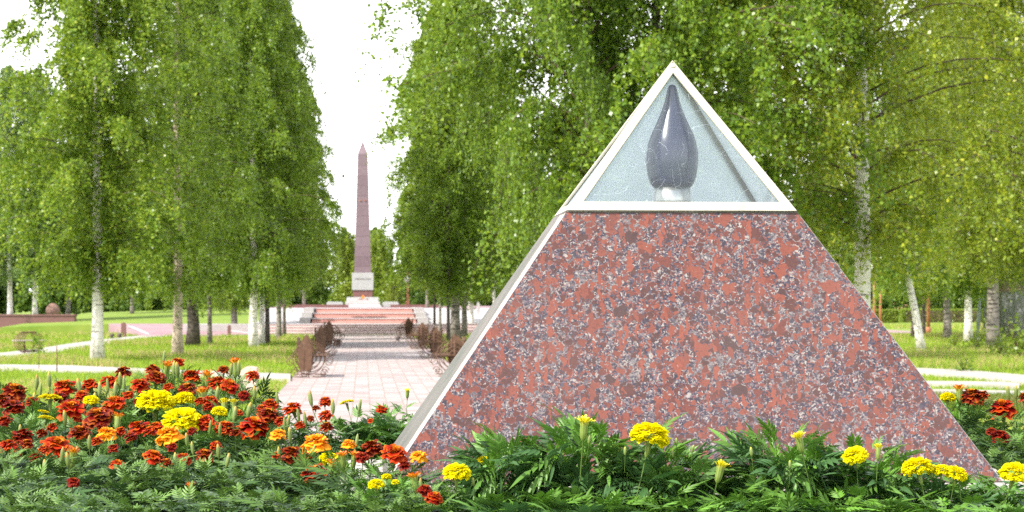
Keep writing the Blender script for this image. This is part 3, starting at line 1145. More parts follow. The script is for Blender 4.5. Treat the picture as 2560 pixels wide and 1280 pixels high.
# every plant: centre px, foliage top px, depth, kind, width factor, label; heads and buds are given to the nearest plant of their kind
GB = 'marigolds in the flower bed'
PL = [
    # left bed, back row
    (30, 985, 5.0, 'f', 1.0, 'red marigold plant at the left edge, a drooping bloom above a darker one'),
    (185, 975, 5.05, 'f', 1.0, 'red marigold plant with three broad blooms in a row before the pale kerb at left'),
    (300, 965, 5.2, 'f', .9, 'red marigold plant with one raised ruffled bloom, below and right of the white birch trunk'),
    (392, 955, 5.3, 'f', .95, 'red marigold plant with a stack of three blooms just left of the second birch trunk'),
    (452, 940, 5.35, 'f', .8, 'tallest orange marigold of the left bed with a slim bud standing against a birch trunk'),
    (492, 958, 5.2, 'f', .85, 'red marigold plant with a half open yellow head right of the second birch trunk'),
    (595, 948, 5.3, 'f', .9, 'marigold plant with yellow trumpet head and buds before the pink stone marker'),
    (560, 990, 5.05, 'f', 1.0, 'dark red marigold plant with twin merged blooms above the yellow pompoms'),
    # left bed, yellow ones
    (120, 1030, 4.8, 'y', .8, 'yellow marigold plant with flat unopened blooms among red ones near the left edge'),
    (385, 1040, 4.75, 'y', .9, 'yellow marigold plant with the widest pale pompom of the left bed'),
    (462, 1040, 4.85, 'y', .7, 'yellow marigold plant with a small round pompom right of the widest one'),
    (455, 1095, 4.5, 'y', .8, 'yellow marigold plant with a domed pompom just behind the golden orange bloom'),
    (560, 1045, 4.7, 'y', .8, 'yellow marigold plant with a small bloom and two flat green tipped heads'),
    # left bed, middle
    (60, 1060, 4.55, 'f', 1.0, 'marigold plant with overlapping dark red blooms and a tall pale bud near the left edge'),
    (215, 1065, 4.65, 'f', 1.0, 'marigold plant with two big dark red blooms side by side in the left bed'),
    (285, 1045, 4.75, 'f', .9, 'marigold plant with an orange flecked bloom left of the yellow pompoms'),
    (490, 1010, 4.95, 'f', .85, 'orange red marigold plant with drooping flecked bloom right of the yellow pompoms'),
    (345, 1110, 4.45, 'f', .9, 'marigold plant with one deep red bloom left of the golden orange bloom'),
    (418, 1130, 4.35, 'f', .85, 'marigold plant with a golden orange red striped bloom below the yellow pompoms'),
    (535, 1095, 4.5, 'f', .95, 'marigold plant with two red blooms and striped buds amid the left bed'),
    (645, 1090, 4.45, 'f', 1.0, 'marigold plant with the largest vermilion bloom at the centre of the left bed'),
    (690, 1050, 4.7, 'f', 1.0, 'marigold plant with a cluster of red and orange blooms beside the walk'),
    (800, 1070, 4.7, 'f', .95, 'marigold plant with three small red blooms one above the other against the pale walk'),
    (905, 1062, 4.75, 'y', .95, 'bushy marigold plant with a single flat yellow head standing against the pale walk'),
    (1005, 1030, 4.75, 'y', 1.15, 'tall leafy marigold plant with a yellow green bud touching the left flank of the pyramid'),
    (948, 1055, 4.9, 'f', .7, 'marigold plant with one small round red bloom against the walk beside the pyramid'),
    # left bed, front
    (22, 1145, 4.05, 'f', 1.0, 'marigold plant with a flame orange bloom cut by the left edge of the picture'),
    (145, 1150, 4.1, 'f', 1.05, 'marigold plant with a broad orange red bloom and a starry head at lower left'),
    (230, 1130, 4.25, 'f', .9, 'marigold plant with a flat vermilion bloom and an orange flecked one at lower left'),
    (300, 1190, 3.9, 'f', 1.0, 'marigold plant with one small orange bloom on a long bare stem at lower left'),
    (400, 1180, 4.0, 'f', 1.0, 'marigold plant with orange and red blooms on green trumpets, low in the left bed'),
    (500, 1180, 3.95, 'f', 1.0, 'marigold plant with two red blooms split by a tall bud low at left'),
    (725, 1150, 4.1, 'f', 1.0, 'marigold plant with a bright red bloom and an upright orange tuft behind it'),
    (800, 1165, 3.95, 'f', .9, 'marigold plant with orange blooms showing their undersides and a glossy red one below'),
    (825, 1185, 4.0, 'y', .7, 'low yellow marigold plant mostly hidden behind the glossy red bloom'),
    (895, 1170, 3.75, 'f', .85, 'marigold plant with one folded golden orange bloom and pale buds left of the pyramid corner'),
    (985, 1175, 3.66, 'f', .95, 'marigold plant with red and orange blooms leaning over the left corner of the pyramid'),
    (960, 1215, 3.55, 'y', .75, 'low yellow marigold plant with broken blooms at the left corner of the pyramid'),
    (1065, 1235, 3.45, 'f', .8, 'marigold plant with drooping dark red blooms before the left foot of the pyramid'),
    # before the pyramid
    (1150, 1228, 3.6, 'y', .8, 'marigold plant with a ball shaped yellow bloom on a short stalk, leftmost before the pyramid'),
    (1275, 1105, 3.62, 'y', 1.0, 'leafy marigold plant with yellow blooms peeping from both sides of its top'),
    (1462, 1068, 3.6, 'y', 1.15, 'tallest leafy marigold before the pyramid, topped by one flat yellow head'),
    (1640, 1108, 3.58, 'y', 1.15, 'leafy marigold plant with the biggest yellow pompom before the pyramid'),
    (1800, 1180, 3.6, 'y', .85, 'marigold plant with one ragged half open yellow head low before the pyramid'),
    (1975, 1095, 3.6, 'y', 1.15, 'leafy marigold plant with a small flat yellow head and one upright bud before the pyramid'),
    (2170, 1130, 3.58, 'y', 1.1, 'leafy marigold plant with a yellow bloom half hidden by pointed leaves before the pyramid'),
    (2345, 1195, 3.6, 'y', 1.0, 'marigold plant with three yellow blooms side by side at the right foot of the pyramid'),
    (2520, 1205, 3.6, 'y', 1.0, 'marigold plant with a big yellow bloom cut by the right edge of the picture'),
    # right, behind the pyramid
    (2372, 1015, 4.95, 'y', .75, 'yellow marigold plant half hidden behind the right slope of the pyramid'),
    (2425, 1020, 4.85, 'f', .95, 'red and orange marigold plant with a starry top head behind the right pyramid slope'),
    (2515, 1045, 4.75, 'f', 1.05, 'marigold plant with a large layered red bloom at the right edge behind the pyramid'),
    (2500, 1110, 4.4, 'f', 1.05, 'marigold plant with dark shaded red blooms below the large layered one at right'),
]
# heads: px, py, width px, type
HD = [
    (36, 974, 72, 'R'), (31, 1014, 66, 'D'), (80, 1000, 40, 'R'), (161, 964, 68, 'R'), (225, 958, 54, 'R'), (272, 950, 50, 'R'), (305, 927, 50, 'R'),
    (125, 997, 60, 'F'), (109, 1031, 30, 'F'), (116, 1047, 42, 'F'), (178, 1020, 88, 'R'), (245, 1038, 84, 'R'), (228, 1000, 40, 'Y'), (285, 1005, 68, 'O'),
    (56, 1085, 62, 'D'), (66, 1107, 42, 'R'), (20, 1110, 54, 'O'), (143, 1110, 86, 'O'), (200, 1078, 66, 'O'), (265, 1080, 60, 'G'), (90, 1140, 38, 'D'),
    (283, 1118, 34, 'D'), (294, 1158, 42, 'O'), (184, 1202, 38, 'D'), (183, 1128, 30, 'H'),
    (383, 921, 46, 'R'), (392, 940, 58, 'R'), (350, 958, 54, 'R'), (444, 903, 40, 'O'), (418, 912, 26, 'H'), (478, 936, 56, 'R'), (518, 936, 28, 'H'),
    (560, 922, 36, 'R'), (587, 905, 27, 'H'), (630, 935, 38, 'R'), (543, 953, 58, 'R'), (575, 962, 54, 'R'), (467, 969, 56, 'O'), (505, 978, 30, 'H'),
    (527, 1000, 48, 'O'), (520, 1015, 34, 'D'), (390, 1003, 98, 'Y'), (460, 996, 54, 'Y'), (455, 1050, 100, 'Y'), (548, 1028, 40, 'Y'),
    (560, 1004, 24, 'h'), (584, 1004, 20, 'h'), (345, 1066, 66, 'R'), (418, 1083, 80, 'G'), (389, 1065, 48, 'O'), (512, 1050, 58, 'R'), (560, 1065, 60, 'R'),
    (635, 1062, 96, 'R'), (384, 1138, 58, 'O'), (415, 1155, 40, 'R'), (457, 1143, 46, 'R'), (512, 1135, 56, 'R'), (295, 1040, 26, 'H'), (476, 1212, 20, 'H'),
    (674, 1008, 48, 'R'), (730, 1018, 56, 'O'), (672, 1033, 62, 'R'), (812, 1000, 38, 'R'), (812, 1035, 42, 'R'), (815, 1063, 40, 'R'), (776, 1044, 24, 'R'),
    (790, 1018, 24, 'R'), (867, 1008, 38, 'F'), (954, 1021, 34, 'R'), (1019, 976, 14, 'h'), (926, 1050, 18, 'O'), (696, 1083, 50, 'G'), (731, 1131, 70, 'R'),
    (787, 1103, 84, 'G'), (787, 1180, 78, 'R'), (822, 1148, 54, 'Y'), (872, 1108, 44, 'G'), (931, 1115, 70, 'R'), (988, 1130, 78, 'O'), (1045, 1138, 50, 'G'),
    (940, 1210, 42, 'Y'), (966, 1192, 26, 'Y'), (988, 1205, 20, 'Y'), (1035, 1190, 30, 'H'), (1062, 1222, 44, 'D'), (1087, 1240, 48, 'R'), (831, 1158, 32, 'H'),
    (887, 1136, 24, 'H'), (855, 1136, 24, 'H'),
    (1142, 1180, 70, 'Y'), (1212, 1153, 42, 'Y'), (1344, 1146, 50, 'Y'), (1461, 1052, 34, 'h'), (1625, 1086, 100, 'Y'), (1530, 1121, 34, 'Y'), (1556, 1174, 30, 'Y'),
    (1803, 1162, 32, 'h'), (1996, 1090, 30, 'h'), (2138, 1137, 64, 'Y'), (2196, 1117, 22, 'h'), (2294, 1167, 80, 'Y'), (2352, 1174, 44, 'Y'), (2389, 1183, 58, 'Y'),
    (2537, 1180, 76, 'Y'), (2369, 993, 40, 'Y'), (2430, 987, 74, 'R'), (2398, 970, 26, 'H'), (2457, 985, 38, 'O'), (2505, 1016, 82, 'R'), (2556, 990, 36, 'R'),
    (2502, 1087, 52, 'D'), (2478, 1076, 30, 'D'),
    # smaller blooms tucked between the large ones
    (12, 1050, 44, 'D'), (104, 1080, 36, 'R'), (150, 990, 40, 'D'), (205, 985, 42, 'R'), (320, 985, 34, 'R'), (345, 1000, 30, 'O'), (300, 1075, 34, 'R'), (130, 1065, 34, 'O'),
    (420, 965, 34, 'R'), (500, 1000, 32, 'R'), (610, 985, 36, 'D'), (590, 1080, 36, 'R'), (655, 1020, 40, 'R'), (700, 1050, 36, 'R'), (480, 1075, 30, 'D'), (325, 1090, 40, 'D'),
    (240, 1100, 36, 'R'), (40, 1135, 38, 'R'), (110, 1120, 36, 'R'), (430, 1115, 32, 'D'), (540, 1110, 34, 'R'), (750, 1060, 30, 'R'), (905, 1140, 40, 'D'), (760, 1140, 40, 'R'), (1010, 1160, 36, 'D'),
    (690, 1135, 26, 'O'), (255, 1065, 36, 'D'), (372, 1075, 40, 'R'), (596, 1030, 30, 'O'), (5, 995, 50, 'R'),
]
BD = [(92, 955), (123, 948), (101, 974), (86, 1000), (197, 965), (249, 972), (269, 962), (288, 972), (236, 998), (162, 1045), (50, 1077), (223, 1105), (156, 1136),
      (111, 1165), (300, 950), (310, 955), (169, 1150), (410, 893), (435, 922), (443, 924), (597, 918), (578, 924), (481, 1120), (550, 1072), (587, 1035),
      (623, 1025), (526, 1067), (546, 1127), (570, 1150), (438, 1148), (467, 1098), (636, 983), (543, 985), (776, 995), (832, 1015), (746, 1037),
      (762, 1045), (725, 1087), (712, 1062), (721, 1055), (892, 1102), (1052, 1212), (900, 1013), (693, 997), (697, 1135), (2421, 996), (2520, 982), (2540, 980), (2548, 990)]
YB = [(1691, 1104), (1681, 1132), (1732, 1122), (1563, 1127), (1473, 1098), (1183, 1204), (1878, 1129), (1975, 1160), (2330, 1185), (2400, 1195)]


def depth_for(x, y):
    if 1100 < x < 2300 or (x >= 2280 and y > 1130):
        return 3.47
    if x >= 2300:
        return 4.85 if y < 1060 else 4.45
    return dl(x, y)


plants = []
for (px, ty, d, kd, wf, lab) in PL:
    top = P(px, ty, d)
    zs = soil_z(top.x, top.y) - .01
    e_ = empty('marigold_plant', (top.x, top.y, zs))
    tag(e_, lab, 'marigold', GB)
    fk = 'french' if kd == 'f' else 'african'
    o = link(bpy.data.objects.new('foliage', random.choice(FOL[fk])), e_)
    h = max(.14, top.z - zs)
    wk = .95 if kd == 'f' else .84
    o.scale = (wk * wf, wk * wf, (h + .012) / FTOP[o.data.name])
    o.rotation_euler.z = random.uniform(0, 6.28)
    plants.append((e_, kd, top))


def nearest(pos, kd):
    best = None
    for e_, k, top in plants:
        if k != kd:
            continue
        dd = (e_.location.x - pos.x) ** 2 + (.6 * (e_.location.y - pos.y)) ** 2
        if best is None or dd < best[0]:
            best = (dd, e_)
    return best[1]


rh = random.Random(5)
for (x, y, w, ty) in HD:
    d = depth_for(x, y)
    if 1200 < x < 2300 and ty == 'Y' and w < 60:
        d = 3.66      # these peep out from behind the leaves
    p = P(x, y, d)
    kd = 'y' if ty in 'YFh' else 'f'
    e_ = nearest(p, kd)
    o = link(bpy.data.objects.new('flower_head', rh.choice(HEADS['R' if ty == 'O' and rh.random() < .4 else ty])), e_)
    rad = w / 2 / F * d
    if ty in 'RODG':
        s = rad / 1.13
    elif ty in 'YF':
        s = rad / 1.0
    else:
        s = rad / .62
    o.location = p - e_.location
    if ty == 'Y':
        o.location.z -= .1 * s
    if ty in 'Hh':
        o.location.z -= .1 * s
    o.scale = (s, s, s * (.86 if ty in 'RODG' else 1))
    tilt = R(rh.uniform(2, 20)) if ty in 'RODG' else R(rh.uniform(0, 10))
    o.rotation_euler = Euler((tilt + (R(10) if ty in 'RO' else 0), rh.uniform(-.25, .25), rh.uniform(0, 6.28)), 'XYZ')
    if ty in 'RODG':
        # the bloom turns its face a little towards the light and the viewer
        o.rotation_euler = (Matrix.Rotation(R(rh.uniform(-2, 18)), 3, 'X') @ Matrix.Rotation(R(rh.uniform(-16, 14)), 3, 'Y') @ Matrix.Rotation(rh.uniform(0, 6.28), 3, 'Z')).to_euler()
    if ty not in 'Hh':
        st = link(bpy.data.objects.new('stem', rh.choice(STEMS)), o)
        st.rotation_euler = (rh.uniform(-.12, .12), rh.uniform(-.12, .12), rh.uniform(0, 6))
        if ty in 'YF':
            st.scale = (.75, .75, .8)
for lst, meshes, kd in ((BD, BUDS, 'f'), (YB, YBUDS, 'y')):
    for (x, y) in lst:
        d = depth_for(x, y)
        p = P(x, y, d)
        e_ = nearest(p, kd)
        o = link(bpy.data.objects.new('bud', rh.choice(meshes)), e_)
        s = (15.5 if kd == 'f' else 10.5) / F * d * rh.uniform(.9, 1.15)
        o.location = p - e_.location
        o.scale = (s * .92, s * .92, s * (1.08 if kd == 'f' else .9))
        o.rotation_euler = (rh.uniform(-.15, .15), rh.uniform(-.2, .2), rh.uniform(0, 6))

# leafy plants without blooms that fill the near edge
LB1 = 'dark green marigold plant without blooms along the near edge of the bed'
for i, (px, ty, d, kd, wf) in enumerate([(40, 1210, 3.55, 'f', 1.05), (180, 1215, 3.5, 'f', 1.1), (330, 1212, 3.5, 'f', 1.05), (470, 1205, 3.55, 'f', 1.1), (620, 1195, 3.6, 'f', 1.1), (745, 1205, 3.55, 'f', 1.0), (870, 1210, 3.5, 'f', 1.05), (1000, 1225, 3.42, 'f', 1.0),
                                         (1120, 1240, 3.42, 'y', .9), (1230, 1205, 3.45, 'y', 1.1), (1370, 1185, 3.45, 'y', 1.15), (1530, 1190, 3.43, 'y', 1.1), (1690, 1190, 3.42, 'y', 1.15), (1850, 1180, 3.44, 'y', 1.1), (1990, 1185, 3.42, 'y', 1.1), (2130, 1190, 3.43, 'y', 1.1), (2270, 1205, 3.42, 'y', 1.1), (2410, 1210, 3.4, 'y', 1.1), (2530, 1220, 3.4, 'y', 1.1), (-60, 1180, 3.9, 'f', 1.1), (2610, 1200, 3.55, 'y', 1.1),
                                         (80, 1150, 3.8, 'f', 1.0), (600, 1150, 3.95, 'f', 1.05), (680, 1120, 4.2, 'f', 1.0), (2545, 1120, 4.2, 'f', 1.0), (2590, 1060, 4.6, 'f', 1.0), (-40, 1060, 4.6, 'f', 1.0)]):
    top = P(px, ty + (52 if kd == 'y' else 26), d)
    zs = soil_z(top.x, top.y) - .01
    e_ = empty('marigold_plant', (top.x, top.y, zs))
    near = d < 3.7
    tag(e_, LB1 if near else 'leafy marigold plant without blooms filling a gap between the flowering ones', 'marigold', 'flowerless marigolds at the near edge' if near else 'flowerless marigolds between the blooms')
    o = link(bpy.data.objects.new('foliage', random.choice(FOL['french' if kd == 'f' else 'african'])), e_)
    o.scale = (1.0 * wf, 1.0 * wf, max(.12, top.z - zs) / FTOP[o.data.name])
    o.rotation_euler.z = random.uniform(0, 6.28)

# ------------------------------------------------------------------ birches


def leaves_mesh(name, pos, size, mat, r, hang=.6, aspect=.78):
    """one small folded face per leaf"""
    n = len(pos)
    d = r.normal(size=(n, 3))
    d[:, 2] = d[:, 2] * .6 - hang
    d /= np.linalg.norm(d, axis=1)[:, None]
    q = r.normal(size=(n, 3))
    s = np.cross(d, q)
    s /= np.linalg.norm(s, axis=1)[:, None]
    nr = np.cross(d, s)
    L = size * r.uniform(.65, 1.25, (n, 1))
    w = L * aspect * .5
    fold = L * .12
    a = pos
    m1 = pos + d * L * .42 + s * w + nr * fold
    t = pos + d * L
    m2 = pos + d * L * .42 - s * w + nr * fold
    V = np.stack([a, m1, t, m2], 1).reshape(-1, 3)
    Fc = np.arange(4 * n).reshape(n, 4)
    return np_mesh(name, V, Fc, mat)


def birch(seed, H, lo, Rc, nl, leaf, per, mat, r0=.15, droop=1.0, sweep=.5, wob=.35, tw=9, inner=5):
    """meshes of one birch: trunk, branches, crown"""
    r = np.random.default_rng(seed)
    n = 22
    zs = np.linspace(0, H, n)
    off = np.cumsum(r.normal(0, wob / n, (n, 2)) * np.linspace(.4, 1.6, n)[:, None], 0)
    off -= off[0]
    tr = MB()
    rad = [r0 * ((1 - .93 * (z / H) ** .9) + .35 * math.exp(-z * 3.5)) for z in zs]
    zs[0] = -.05
    tr.tube([(off[i, 0], off[i, 1], zs[i]) for i in range(n)], rad, 12)

    def at(z):
        return np.array([np.interp(z, zs, off[:, 0]), np.interp(z, zs, off[:, 1]), z])
    br = MB()
    LP = []
    for i in range(nl):
        t = (i + r.random()) / nl
        z = lo + (H - lo) * t * .97
        az = i * 2.39996 + r.normal(0, .35)
        prof = (1 - t) ** .55 * min(1.0, .62 + 1.9 * t)
        L = Rc * prof * r.uniform(.62, 1.12)
        up = r.uniform(.35, .8) * sweep * 2
        s = np.linspace(0, 1, 7)
        base = at(z)
        ca, sa = math.cos(az), math.sin(az)
        zz = L * (up * s - (.55 + .35 * droop) * up * s ** 2.2)
        swirl = r.normal(0, .15) * L
        pts = np.stack([base[0] + ca * L * s - sa * swirl * s ** 2, base[1] + sa * L * s + ca * swirl * s ** 2, z + zz], 1)
        br.tube([tuple(p) for p in pts], [max(.005, .15 * r0 * (1 - .6 * t) * (1 - .85 * a)) for a in s], 5, False)
        for k in range(tw):
            sk_ = r.uniform(.06, 1.0) ** .8
            p = np.array([np.interp(sk_, s, pts[:, j]) for j in range(3)])
            ta = az + r.normal(0, 1.1)
            tl = r.uniform(.4, 1.35) * (.45 + .55 * prof) * 1.05
            u = np.linspace(0, 1, per)
            tz = tl * (.25 * u - droop * 1.15 * u ** 1.6)
            tp = np.stack([p[0] + math.cos(ta) * tl * u ** .7 * .46, p[1] + math.sin(ta) * tl * u ** .7 * .46, p[2] + tz], 1)
            LP.append(tp + r.normal(0, .062, tp.shape))
            if k % 3 == 0:
                br.tube([tuple(tp[0]), tuple(tp[per // 2]), tuple(tp[-1])], [.006, .004, .002], 3, False)
    for i in range(nl * inner):
        z = lo + (H - lo) * r.random() * .9
        p = at(z)
        ta, rr_, tl = r.uniform(0, 6.28), r.uniform(.15, .9), r.uniform(.3, .9)
        u = np.linspace(0, 1, 22)
        tp = np.stack([p[0] + math.cos(ta) * (rr_ + .2 * tl * u), p[1] + math.sin(ta) * (rr_ + .2 * tl * u), z + tl * (.2 * u - u ** 1.5)], 1)
        LP.append(tp + r.normal(0, .07, tp.shape))
    LPc = np.concatenate(LP)
    LPc = LPc[LPc[:, 2] > max(lo - 1.4, .15)]
    crown = leaves_mesh('crown', LPc, leaf, mat, r)
    return tr, br, crown


def mesh_of(mbx, name, mat):
    o = mbx.build(name, mat)
    me = o.data
    bpy.data.objects.remove(o)
    return me


VAR = {}


def variant(key, *a, **k):
    tr, br, cr = birch(*a, **k)
    VAR[key] = (mesh_of(tr, 'trunk', M['bark']), mesh_of(br, 'branches', M['twig']), cr)


variant('A', 1, 15.5, 2.0, 3.9, 125, .092, 58, M['leaf'], .15, tw=16, inner=11)
variant('B', 2, 14.5, 2.0, 3.8, 115, .092, 56, M['leaf'], .15, wob=.6, tw=14)
variant('C', 3, 13.5, 2.4, 2.7, 90, .090, 44, M['leaf'], .11, wob=.5, tw=11)
variant('D', 4, 14.0, 2.3, 4.1, 105, .090, 52, M['leaf_grey'], .15, wob=.5, tw=13)
variant('S', 9, 15.0, 2.2, 3.7, 95, .090, 44, M['leaf'], .15, wob=.3, tw=12, inner=1)
variant('P', 10, 14.0, 2.4, 3.8, 120, .066, 66, M['leaf_yellow'], .15, wob=.6, tw=14, inner=0)
variant('N', 5, 14.0, 2.5, 4.2, 130, .068, 84, M['leaf'], .165, wob=.5, tw=18)
variant('Q', 6, 14.0, 2.5, 4.5, 125, .080, 68, M['leaf_yellow'], .165, wob=.6, tw=17)
variant('E', 7, 15.0, .3, 4.6, 90, .28, 38, M['leaf_far'], .16, tw=12)
variant('L', 8, 5.0, .4, 1.6, 34, .15, 16, M['leaf_lime'], .06, tw=7, sweep=.8)
BARKS = {'w': 'bark', 't': 'bark_tan', 'g': 'bark_grey', 'd': 'bark_dark'}
TRUNKS = {}


def trunk_mesh(key, bark):
    k = (key, bark)
    if k not in TRUNKS:
        me = VAR[key][0].copy()
        me.materials[0] = M[BARKS[bark]]
        TRUNKS[k] = me
    return TRUNKS[k]


def tree(px, v, key, diam, bark, rot, label, group=None, z=0.0, s=1.0, lean=(0, 0), name='birch_tree', cat='birch', cs=1.0):
    x = (px - 1280) / F * v
    e_ = empty(name, (x, v, z))
    e_.rotation_euler = (R(lean[1]), R(lean[0]), R(rot))
    # lean is given in world axes
    e_.rotation_euler = (Matrix.Rotation(R(lean[0]), 3, 'Y') @ Matrix.Rotation(R(lean[1]), 3, 'X') @ Matrix.Rotation(R(rot), 3, 'Z')).to_euler()
    e_.scale = (s, s, s)
    tag(e_, label, cat, group)
    base_d = {'A': .30, 'B': .30, 'C': .22, 'D': .30, 'S': .30, 'P': .30, 'N': .33, 'Q': .33, 'E': .32, 'L': .12}[key]
    k = diam / base_d / s
    t_ = link(bpy.data.objects.new('trunk', trunk_mesh(key, bark)), e_)
    b__ = link(bpy.data.objects.new('branches', VAR[key][1]), e_)
    c_ = link(bpy.data.objects.new('crown', VAR[key][2]), e_)
    t_.scale = (k, k, 1)
    c_.scale = b__.scale = (cs, cs, 1)
    return e_


def vy(y):
    return CAMH * F / (y - HY)


GL_, GRR = 'birches on the left of the walk', 'birches on the right of the walk'
tree(243, vy(907), 'A', .33, 'w', 20, 'white birch with a ringed straight trunk, nearest on the left lawn', GL_)
tree(444, vy(893), 'S', .30, 't', 75, 'tall birch with a pale tan trunk visible far up through its leaves', GL_, lean=(.4, 0))
tree(481, vy(868), 'B', .44, 'd', 130, 'birch with a thick dark forked looking trunk right of the tan trunked one', GL_)
tree(524, vy(863), 'C', .17, 'g', 10, 'slender birch with a thin grey brown trunk left of the small knoll', GL_)
tree(586, vy(836), 'A', .34, 'g', 210, 'birch with a blackish spotted trunk on a small knoll beside the pink plaza', GL_, s=.64)
tree(634, vy(871), 'B', .29, 'w', 300, 'birch with a smooth light grey trunk, leftmost of the close row behind the left benches', GL_, s=1.0, cs=.93)
tree(654, vy(863), 'C', .22, 'w', 160, 'birch with a pale slim trunk right behind the light grey one', GL_, s=1.1, cs=1.05)
tree(668, vy(862), 'C', .18, 'd', 45, 'birch with a dark slim trunk, third in the close row behind the left benches', GL_, s=1.12, cs=1.0)
tree(697, vy(851), 'A', .22, 'g', 120, 'birch with a leaning dark based trunk behind the left benches', GL_, s=1.0, cs=.62)
tree(711, vy(842), 'C', .15, 'd', 250, 'thin dark birch nearest to the steps on the left', GL_)
tree(760, 146, 'A', .25, 'g', 200, 'birch beside the upper terrace at the far end of the left row', GL_, z=.9, cs=.8)
tree(25, 121, 'D', .30, 'w', 50, 'white birch behind the brown wall at the left edge', GL_, z=.62)
tree(88, 123, 'D', .30, 'w', 170, 'white birch behind the brown wall, left of the boulder', GL_, z=.62)
tree(168, 125, 'D', .26, 'g', 280, 'leaning pale birch behind the right end of the brown wall', GL_, z=.55, lean=(5, 0))
tree(330, 140, 'A', .26, 'g', 30, 'birch on the raised lawn behind the pink plaza', GL_, z=.6)
tree(560, 150, 'B', .26, 'g', 140, 'birch far back on the raised lawn, left of the obelisk', GL_, z=.9)
tree(1086, vy(838), 'C', .13, 'd', 80, 'thin dark birch nearest to the steps on the right', GRR, s=1.1, cs=.9)
tree(1100, vy(842), 'C', .13, 'g', 200, 'thin birch with a curved grey trunk behind the right benches', GRR, lean=(.4, 0), s=1.15, cs=.95)
tree(1121, vy(856), 'C', .14, 'd', 310, 'birch with a straight blackish stem behind the nearest right bench', GRR)
tree(1139, vy(853), 'A', .40, 'g', 260, 'stout birch with a ridged grey double trunk behind the nearest right bench', GRR, s=1.1, cs=1.02)
tree(1160, vy(846), 'B', .25, 'g', 100, 'birch with a spotted grey trunk right of the stout double one', GRR, s=.95)
tree(1178, vy(834), 'A', .30, 'w', 15, 'birch with a white trunk swelling at the foot beside the pyramid slope', GRR, lean=(-1.2, 0), cs=.9)
tree(1236, vy(838), 'C', .18, 'w', 330, 'birch with a faint pale stem just left of the pyramid slope', GRR)
tree(1068, 130, 'C', .20, 'g', 95, 'birch beside the upper terrace at the far end of the right row', GRR, z=1.0, cs=.75)
tree(1470, 30.5, 'N', .13, 'd', 40, 'near birch whose bright leaves hang over the left slope of the pyramid', GRR, cs=.58)
tree(1638, 31.5, 'N', .22, 'g', 160, 'near birch rising straight behind the glass tip', GRR)
tree(1870, 60, 'Q', .30, 'g', 10, 'birch behind the right shoulder of the glass tip', GRR)
tree(2150, 33, 'P', .29, 'w', 250, 'near birch with a thick curved white trunk right of the pyramid', GRR, lean=(.6, 0))
tree(2304, vy(882), 'C', .26, 'w', 0, 'slim white birch leaning to the left on the right lawn', 'birches on the right lawn', lean=(-9, 0))
tree(2284, vy(846), 'C', .22, 'd', 90, 'dark birch standing close behind the leaning white one', 'birches on the right lawn')
tree(2309, vy(841), 'B', .16, 'd', 140, 'thin dark birch just right of the leaning white one', 'birches on the right lawn')
tree(2368, vy(850), 'Q', .32, 'g', 200, 'birch with a short visible grey trunk between the leaning one and the sunlit one', 'birches on the right lawn', lean=(-2, 0))
tree(2420, vy(857), 'A', .32, 'w', 60, 'birch with a straight trunk lit white on its left side, right lawn', 'birches on the right lawn')
tree(2486, vy(872), 'Q', .46, 'g', 330, 'birch with a broad brown grey trunk before the banded tower', 'birches on the right lawn', lean=(-1.5, 0), cs=.9)
tree(2530, vy(832), 'B', .52, 'd', 80, 'birch with a dark leaning trunk close to the banded tower', 'birches on the right lawn', lean=(-4, 0))
tree(2660, 50, 'Q', .33, 'g', 120, 'birch whose yellowish boughs hang in at the upper right corner', 'birches on the right lawn')

# distant trees closing off the park
rf = random.Random(9)
for i in range(52):
    px = -250 + (i % 26) * 122 + rf.uniform(-35, 35) + (60 if i > 25 else 0)
    v = rf.uniform(185, 215) if i < 26 else rf.uniform(235, 270)
    if 820 < px < 1010:
        v = rf.uniform(300, 340)
    tree(px, v, 'E', .32, rf.choice('gd'), rf.uniform(0, 360), 'distant green tree in the wood that closes off the park', 'trees of the wood beyond the park', z=.3, s=rf.uniform(.85, 1.2) * (.72 if 780 < px < 1050 else 1), name='far_tree', cat='tree')
tree(868, 172, 'L', .12, 'g', 0, 'light green young tree left of the obelisk foot', 'young light green trees by the obelisk', z=1.2, s=1.25, name='young_tree', cat='tree')
tree(985, 165, 'L', .12, 'g', 100, 'small yellow green tree right of the obelisk foot', 'young light green trees by the obelisk', z=.6, s=.62, name='young_tree', cat='tree')
tree(950, 185, 'L', .12, 'g', 40, 'taller green young tree just behind the right edge of the obelisk', 'young light green trees by the obelisk', z=1.2, s=1.3, name='young_tree', cat='tree')

# ------------------------------------------------------------------ hedges, shrubs


def leaf_cloud(n, fn, size, mat, seed, hang=.1):
    r = np.random.default_rng(seed)
    return leaves_mesh('leaves', fn(r, n), size, mat, r, hang)


def hedge(pxa, pxb, v, h, seed, label):
    xa, xb = (pxa - 1280) / F * v, (pxb - 1280) / F * v
    w = xb - xa
    e_ = empty('clipped_hedge', ((xa + xb) / 2, v, 0))

    def fn(r, n):
        p = r.uniform(-1, 1, (n, 3))
        k = r.integers(0, 3, n)
        for ax in range(3):
            sel = (k == ax) & (r.random(n) < .75)
            p[sel, ax] = np.sign(p[sel, ax])
        p += r.normal(0, .03, p.shape)
        return p * np.array([w / 2, .5, h / 2]) + np.array([0, 0, h / 2])
    link(bpy.data.objects.new('foliage', leaf_cloud(7000, fn, .11, M['leaf_lime'], seed)), e_)
    m_ = MB()
    m_.box(-w / 2 + .12, w / 2 - .12, -.4, .4, 0, h - .12)
    m_.build('twigs', M['twig'], e_)
    tag(e_, label, 'hedge', 'clipped hedges at the far end of the right lawn')


hedge(2178, 2242, 165, .95, 1, 'short clipped hedge beside the orange lamp posts')
hedge(2256, 2455, 168, 1.0, 2, 'long clipped hedge behind the trunks of the right lawn')


